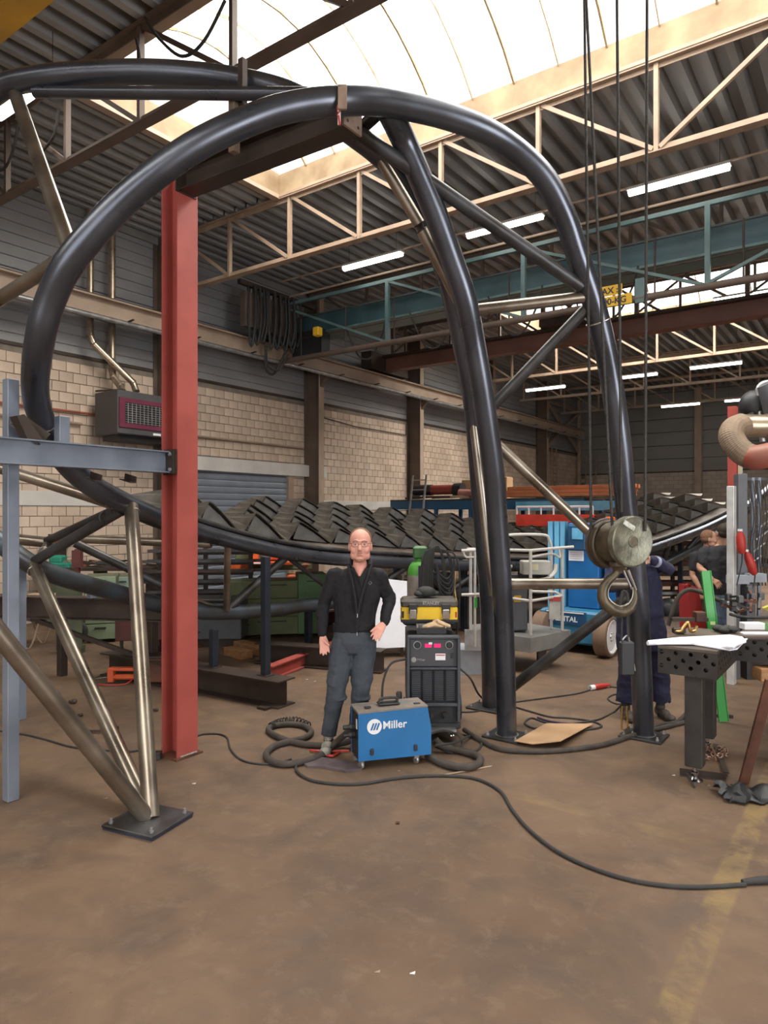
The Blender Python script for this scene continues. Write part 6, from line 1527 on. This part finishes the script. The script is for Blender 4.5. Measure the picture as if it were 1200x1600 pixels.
# wheelbarrow
o = camthing('wheelbarrow', 'rusty wheelbarrow tipped on its legs below the dark girder, far left', 'wheelbarrow', 62, 10.2)
MB().loft([((.0, 0, .42), .22, .20), ((.02, 0, .58), .36, .30), ((.03, 0, .70), .44, .34)], 12).build('tray', rust, o, local=True, smooth=True)
MB().loft([((.05, 0, .70), .36, .28), ((.02, 0, .76), .22, .18)], 10).build('load', mat('pale_rubble', (.42, .30, .2), .9, var=.2), o, local=True, smooth=True)
for s in (-.22, .22):
    MB().tube(smooth_path([(-.5, s, .42), (-.2, s, .42), (.1, s, .38), (.5, s*.4, .22)], 4), .016, 8).build('handle', mill2, o, local=True)
    MB().tube(smooth_path([(-.25, s, .40), (-.12, s, .05), (-.02, s, .02), (.10, s, .38)], 4), .014, 8).build('leg', tan, o, local=True)
MB().ring((.52, 0, .20), (0, 1, 0), .15, .045, 24, 8).build('wheel', rubber, o, local=True, smooth=True)
# maroon cart
o = camthing('maroon_cart', 'low maroon workshop cart on casters beside the pale cabinets', 'cart', 222, 9.6, 0, None, .15)
MB().bbox((.0, 0, .42), (.62, .45, .40), .01).build('body', mat('maroon_cart_paint', (.12, .035, .03), .6), o, local=True)
MB().box((0, -.01, .66), (.66, .5, .03)).build('top', mill2, o, local=True)
for x in (-.24, .24):
    MB().lathe((x, -.15, .07), (1, 0, 0), [(0, -.02), (.06, -.02), (.07, 0), (.06, .02), (0, .02)], 16).build('caster', rubber, o, local=True); MB().box((x, -.15, .17), (.04, .04, .12)).build('caster_fork', darkbeam, o, local=True)
# green machine and red pipe by the wall
o = camthing('green_bench_machine', 'small green machine against the wall between the tubes, far left', 'machine', 96, 12.2)
tg = mat('machine_green', (.02, .22, .15), .5)
MB().bbox((0, 0, .92), (.42, .35, .34), .03).bbox((-.06, 0, 1.14), (.22, .25, .14), .03).build('housing', tg, o, local=True)
MB().lathe((-.22, -.02, .98), (-1, 0, 0), [(.09, 0), (.09, .12), (.05, .14), (0, .14)], 16).build('motor', tg, o, local=True, smooth=True)
MB().box((0, 0, .38), (.5, .4, .76)).build('stand', gdark, o, local=True)
o = camthing('maroon_drill_stand', 'maroon upright stand right of the small green machine', 'stand', 121, 11.4)
MB().box((0, 0, .68), (.07, .07, 1.36)).box((.0, 0, 1.2), (.14, .12, .28)).build('upright', mat('maroon_cart_paint', (.12, .035, .03)), o, local=True); MB().box((0, 0, .02), (.3, .3, .04)).build('base', darkbeam, o, local=True)
o = camthing('red_shelf_box', 'flat dull red box on the wall bench behind the tubes, far left', 'box', 78, 12.6, 1.35)
MB().bbox((0, 0, .10), (.66, .25, .2), .01).build('body', mat('dull_red_box', (.28, .05, .035), .6), o, local=True); MB().bbox((0, 0, .21), (.68, .27, .03), .005).build('lid', rust, o, local=True)
MB().box((0, 0, -.67), (.5, .2, 1.34)).build('stand', darkbeam, o, local=True)
# workbench with scrap along the wall
o = camthing('scrap_bench', 'cluttered low bench of steel offcuts along the wall left of the column', 'bench', 150, 12.0)
MB().box((0, .2, .98), (2.0, .6, .05)).build('bench_top', darkbeam, o, local=True)
for x in (-.9, 0, .9): MB().box((x, .2, .48), (.08, .4, .96)).build('leg', darkbeam, o, local=True)
for i in range(22):
    x = random.uniform(-.9, .95); y = random.uniform(0, .45); a = random.uniform(-.5, .5); L_ = random.uniform(.08, .3)
    MB().bar((x-L_*math.cos(a), y-L_*math.sin(a), 1.02+random.uniform(0, .08)), (x+L_*math.cos(a), y+L_*math.sin(a), 1.03+random.uniform(0, .10)), random.uniform(.02, .06), random.uniform(.02, .05)).build('offcut', random.choice([mill2, rust, darkbeam, tan]), o, local=True)
# bar stock rack right of the red column
o = camthing('bar_stock_rack', 'rack of long dark steel bars between the red column and the roller door', 'rack', 320, 11.6, 0, None, .1)
for x in (-.75, .0, .75): MB().box((x, .1, .75), (.07, .07, 1.5)).build('upright', darkbeam, o, local=True)
for k in range(6):
    z = .45+k*.17; MB().box((0, .05, z-.03), (1.6, .05, .04)).build('arm', darkbeam, o, local=True)
    for j in range(3): MB().bar((-.95+random.uniform(-.1, .05), -.06+j*.09, z+.02), (.85+random.uniform(-.1, .2), -.06+j*.09, z+.02), .05, .045).build('steel_bar', random.choice([mill2, darkbeam, mill2, rust]), o, local=True)
MB().bar((-.7, -.12, .1), (-.1, -.12, .7), .03, .03).build('brace', mill2, o, local=True)
# orange machine
o = camthing('orange_saw', 'orange and green band saw machine behind the upper track, under the tubes', 'machine', 415, 12.5, 0, None, .15)
MB().bbox((-.45, 0, .98), (.42, .35, .20), .02).build('orange_head', orange, o, local=True)
MB().bbox((-.2, .1, 1.32), (.16, .2, .45), .02).bbox((.15, .12, 1.22), (.30, .2, .24), .02).build('orange_guard', orange, o, local=True)
MB().bbox((.05, .05, 1.05), (.9, .35, .06), .01).build('orange_table', orange, o, local=True)
MB().bbox((.15, .3, 1.15), (1.4, .15, .5), .02).build('green_body', greenp, o, local=True)
MB().bbox((.75, -.05, .78), (.75, .35, .14), .03).build('orange_lower', orange, o, local=True)
MB().bbox((.3, .1, .38), (1.5, .4, .76), .02).build('base', gdark, o, local=True)
MB().lathe((.72, -.1, .90), Z_, [(.07, 0), (.07, .05), (.03, .07), (.03, .10), (.09, .12), (0, .17)], 16).build('hand_wheel', mat('salmon_knob', (.5, .2, .12)), o, local=True)
MB().rod((-.02, -.2, .7), (-.02, -.2, 1.35), .018, 8).build('steel_column', galv, o, local=True); MB().box((-.2, -.18, 1.06), (.45, .2, .012)).build('pale_sheet', paper, o, local=True)
# red trolley jack
o = camthing('red_toe_jack', 'orange red hydraulic jack on the floor behind the near tubes', 'jack', 188, 7.95)
MB().bbox((.02, 0, .16), (.30, .09, .035), .008).bbox((-.10, 0, .09), (.07, .09, .16), .01).bbox((.06, 0, .07), (.28, .08, .06), .02).build('body', mat('jack_orange', (.60, .10, .03), .5), o, local=True)
MB().rod((-.13, 0, .07), (-.28, -.02, .05), .009, 8).build('handle', chrome, o, local=True)
MB().tube(smooth_path([(.16, -.02, .06), (.1, -.12, .015), (-.1, -.16, .012), (-.25, -.1, .012)], 5), .007, 6).build('hose', redp, o, local=True)
# floor scrap near column
for u, v, L_, l in ((155, 1146, .28, 'thin dark clamp bar on the floor left of the vertical brace foot'), (233, 1186, .14, 'small grey block on the floor beside the red column')):
    t = camthing('floor_clamp', l, 'clamp', u, F*HC/(v-802))
    MB().bar((-L_/2, 0, .02), (L_/2, 0, .02), .02, .02).build('bar', darkbeam, t, local=True); MB().bbox((L_/2, 0, .03), (.05, .06, .06), .005).build('jaw', mill2, t, local=True)
o = camthing('dark_chest', 'dark open crate at the left foot of the big floor beam, behind the red column', 'box', 240, 8.0)
MB().bbox((0, 0, .16), (.35, .25, .28), .01).build('body', rust, o, local=True); MB().box((0, 0, .31), (.37, .27, .02)).build('rim', darkbeam, o, local=True)

# ---- blue storage rack by the rear part of the left wall
rkb = mat('deep_blue_rack', (.015, .085, .18), .5, 0, var=.1)
o = thing('blue_storage_rack', 'deep blue steel storage rack spanning out from the wall, behind the scales', 'rack', (-9, 17, 0))
ytop = 16.6
for ya in (16.6, 18.0): MB().b2((-11.7, ya, 2.06), (-5.9, ya+.08, 2.30)).build('beam', rkb, o)
MB().b2((-11.7, 16.6, 2.30), (-5.9, 18.0, 2.34)).build('deck', darkbeam, o)
for xx in (-11.6, -10.2, -9.1, -8.2, -7.0, -6.0):
    for ya in (16.6, 18.0): MB().b2((xx, ya, 0), (xx+.09, ya+.09, 2.06)).build('upright', rkb, o)
for z in (.7, 1.35):
    for ya in (16.62, 18.0): MB().b2((-11.7, ya, z), (-5.9, ya+.06, z+.12)).build('shelf_beam', rkb, o)
for i in range(16):
    x = -11.3+i*.34; z = random.choice((.82, 1.47)); MB().bbox((x, 17.1, z+.12), (.28, .5, .24), .01).build('stored_block', random.choice([darkbeam, MATS['slate_grey_paint'], rust, mill2]), o)
tag(MB().b2((-7.6, 16.35, 2.02), (-5.0, 16.55, 2.25)).build('light_blue_beam', mat('light_blue_beam_paint', (.10, .36, .50), .5)), 'light blue steel beam laid along the front of the blue rack', 'beam')
t = thing('rolled_hoses', 'black and rust red rolls lying on the blue rack near the ladder', 'rolls', (-10.5, 17, 2.35))
MB().tube([(-11.1, 17, 2.62), (-10.5, 17, 2.62)], .16, 14).tube([(-9.75, 17, 2.60), (-9.5, 17, 2.60)], .20, 14).build('black_roll', black, t, smooth=True)
MB().tube([(-10.5, 17, 2.62), (-9.6, 17, 2.62)], .14, 14).build('red_roll', MATS['dull_red_box'], t, smooth=True)
MB().tube([(-9.5, 16.8, 2.5), (-8.4, 16.9, 2.45)], .12, 12).build('pink_roll', mat('rose_brown_roll', (.30, .12, .09), .7), t, smooth=True)
for i in range(8): MB().bar((-11.2+i*.3, 16.65, 2.38+.02*(i % 3)), (-10.2+i*.3, 16.9, 2.42), .07, .05).build('loose_bar', random.choice([darkbeam, rust, tan]), t)
t = thing('cardboard_box', 'brown cardboard boxes on the blue rack behind the inner legs', 'boxes', (-9, 17.4, 2.35))
MB().bbox((-9.3, 17.5, 2.62), (.8, .4, .55), .01).build('box', cbm, t); MB().bbox((-8.6, 17.5, 2.65), (.6, .4, .6), .01).build('box', cbm, t)
# timber bundle
t = thing('timber_bundle', 'bundle of orange brown timbers on top of the blue rack, right part', 'timber', (-6.5, 16.8, 2.35))
otm = mat('orange_timber', (.50, .17, .06), .7, 0, vcol=(.38, .12, .045), scale=4)
for j in range(3):
    for k in range(4):
        MB().bbox((-6.4+.05*j-.1*(k % 2), 16.7+k*.16, 2.42+.09*j), (3.2+.1*random.random(), .14, .085), .004).build('plank', otm, t)
# ladders
def ladder(label, base, top, w, n, m=tan):
    t = thing('ladder', label, 'ladder', tuple(base)); base = Vector(base); top = Vector(top); sd = Vector((0, w/2, 0)) if abs(top.y-base.y) < .1 else Vector((w/2, 0, 0))
    for s in (-1, 1): MB().bar(base+sd*s, top+sd*s, .05, .03).build('rail', m, t)
    for k in range(n):
        p = base.lerp(top, (k+.5)/n); MB().rod(p-sd, p+sd, .016, 6).build('rung', m, t)
a = on_y(652, 742, 16.3); ladder('aluminium ladder leaning against the left end of the blue rack', (a.x, 15.9, 0), (a.x-.05, 16.5, a.z), .45, 11, galv)
ladder('tall ladder hanging on the wall in the far left corner', (-11.9, 30.0, 0), (-12.05, 30.0, 5.0), .5, 14, tan)
ladder('ladder leaning against the rear wall in the far left corner', (-11.6, 33.0, 0), (-11.6, 33.75, 4.8), .5, 14, tan)
t = thing('corner_bracing', 'grey cross bracing on the wall in the far left corner', 'bracing', (-11.95, 31, 0))
for y in (29.0, 33.1): MB().bar((-12.0, y, 0), (-12.0, y, 7.5), .12, .12).build('post', tanD, t)
MB().bar((-12.0, 29.0, 4.9), (-12.0, 33.1, 6.9), .10, .10).build('diagonal', tanD, t); MB().bar((-12.0, 29.0, 6.9), (-12.0, 33.1, 4.9), .10, .10).build('diagonal', tanD, t)
MB().bar((-12.0, 29.0, 6.9), (-12.0, 33.1, 6.9), .10, .10).build('horizontal', tanD, t)
# red container or trailer behind the lift
t = thing('red_trailer', 'bright red low trailer with pale railing behind the blue lift', 'trailer', (-5.5, 15, 0))
rt_ = mat('trailer_red', (.65, .05, .03), .5)
a, b = on_y(806, 806, 15.2), on_y(925, 806, 15.2)
MB().b2((a.x, 15.2, 1.65), (b.x, 16.0, 1.92)).build('side_panel', rt_, t); MB().b2((a.x, 15.3, .4), (b.x, 15.9, 1.65)).build('body', darkbeam, t)
for x in (a.x+.3, b.x-.4): MB().lathe((x, 15.2, .32), (0, -1, 0), [(0, -.1), (.3, -.1), (.32, 0), (.3, .1), (0, .1)], 20).build('wheel', rubber, t, smooth=True)
MB().tube([(a.x, 15.25, 2.10), (b.x, 15.25, 2.10)], .025, 8).build('railing', white, t)
for k in range(7): x = a.x+(b.x-a.x)*k/6; MB().box((x, 15.25, 2.01), (.03, .03, .18)).build('railing_post', white, t)
# rear wall shelf with blue vice
t = thing('rear_shelf', 'long red shelf along the rear wall at the right', 'shelf', (-5, 33, 1.6))
a, b = on_y(930, 800, 33.3), on_y(1145, 800, 33.3)
MB().b2((a.x, 33.1, 1.72), (b.x, 33.6, 1.92)).build('board', MATS['dull_red_box'], t); MB().b2((a.x, 33.1, 1.25), (b.x, 33.6, 1.4)).build('board', MATS['dull_red_box'], t)
for k in range(7): x = a.x+(b.x-a.x)*k/6; MB().b2((x-.05, 33.1, 0), (x+.05, 33.2, 1.9)).build('upright', darkbeam, t)
p = on_y(1048, 790, 33.2)
t = thing('blue_motor', 'blue motor unit standing on the red rear shelf', 'motor', (p.x, 33.3, 1.92))
MB().bbox((p.x, 33.3, 2.12), (.5, .3, .38), .04).bbox((p.x+.35, 33.3, 2.02), (.35, .25, .2), .03).bbox((p.x-.02, 33.3, 2.42), (.25, .25, .28), .04).build('housing', mat('motor_blue', (.03, .06, .17), .5), t)
p = on_y(963, 790, 33.2)
t = thing('dark_cabinet', 'dark blue cabinet against the rear wall beside the right arch leg', 'cabinet', (p.x, 32.8, 0)); MB().b2((p.x-.3, 32.5, 0), (p.x+.3, 33.0, 2.6)).build('body', mat('ink_blue', (.025, .03, .06), .6), t); MB().b2((p.x-.27, 32.47, .1), (p.x+.27, 32.5, 2.5)).build('door', MATS['ink_blue'], t)
# racks of bar stock under the right part of the track
t = camthing('bar_stock_rack', 'rack with pale and dark bar stock under the right part of the track', 'rack', 1060, 14.9)
for x in (-.9, .0, .9): MB().box((x, .3, .75), (.07, .07, 1.5)).build('upright', darkbeam, t, local=True)
for k in range(6):
    z = .2+k*.22; MB().box((0, .3, z-.03), (2.1, .5, .04)).build('arm', darkbeam, t, local=True)
    for j in range(5): MB().bar((-1.1+random.uniform(-.1, .2), .08+j*.1, z+.02), (1.0+random.uniform(-.5, .1), .08+j*.1, z+.02), .07, .06).build('steel_bar', random.choice([mill2, darkbeam, tan, rust, galv]), t, local=True)
t = camthing('dark_tarpaulin_heap', 'dark heap on the floor in front of the rear bar rack', 'heap', 1052, 13.2)
for i in range(6): MB().ball((-.4+.16*i, .1*(i % 2), .12), (.25, .2, .16+.03*(i % 3)), 12, 6).build('fold', black, t, smooth=True, local=True)
t = camthing('red_welding_cart', 'red upright cart with a wheel beside the green spirit level', 'cart', 1088, 8.9)
MB().prism([(-.08, 0, .15), (.06, 0, .12), (.12, 0, .5), (.02, 0, 1.0), (-.10, 0, 1.02)], (0, .3, 0)).build('body', redp, t, local=True)
MB().lathe((-.14, -.02, .13), (1, 0, 0), [(0, -.03), (.11, -.03), (.13, 0), (.11, .03), (0, .03)], 20).build('wheel', rubber, t, smooth=True, local=True)
MB().lathe((.12, -.02, .13), (1, 0, 0), [(0, -.03), (.11, -.03), (.13, 0), (.11, .03), (0, .03)], 20).build('wheel', rubber, t, smooth=True, local=True)
MB().tube(smooth_path([(-.16, -.02, 1.0), (-.14, -.05, 1.04), (-.08, 0, 1.02)], 3), .015, 6).build('handle', redp, t, local=True)
# dark crates and stock behind the inner legs at floor level
t = camthing('dark_machine_base', 'dark machine base behind the power source, right of the man', 'machine', 700, 11.8)
MB().bbox((0, 0, .35), (1.6, .6, .7), .03).build('base', darkbeam, t, local=True); MB().bbox((-.3, 0, .82), (.7, .4, .24), .02).build('head', MATS['slate_grey_paint'], t, local=True)
MB().box((.6, -.05, .8), (.2, .3, .2)).build('end_block', rust, t, local=True)
# hanging roof bits: conduit drops and looped leads left of the near truss
for i, (pts, l) in enumerate((([(213, 60), (218, 95), (205, 130)], 'thin lead dropping from the roof light at upper left'), ([(227, 28), (250, 62), (285, 88), (318, 65), (352, 0)], 'black lead drooping across the roof light, upper left'), ([(92, 170), (85, 210), (68, 235)], 'lead hanging behind the back arch, left'), ([(28, 195), (22, 230), (8, 262), (-10, 268)], 'lead hanging at the far upper left edge'))):
    P = smooth_path([on_y(u, v, 4.75) for u, v in pts], 6)
    tag(MB().tube(P, .018, 7).build('drooping_lead', rubber), l, 'cable')
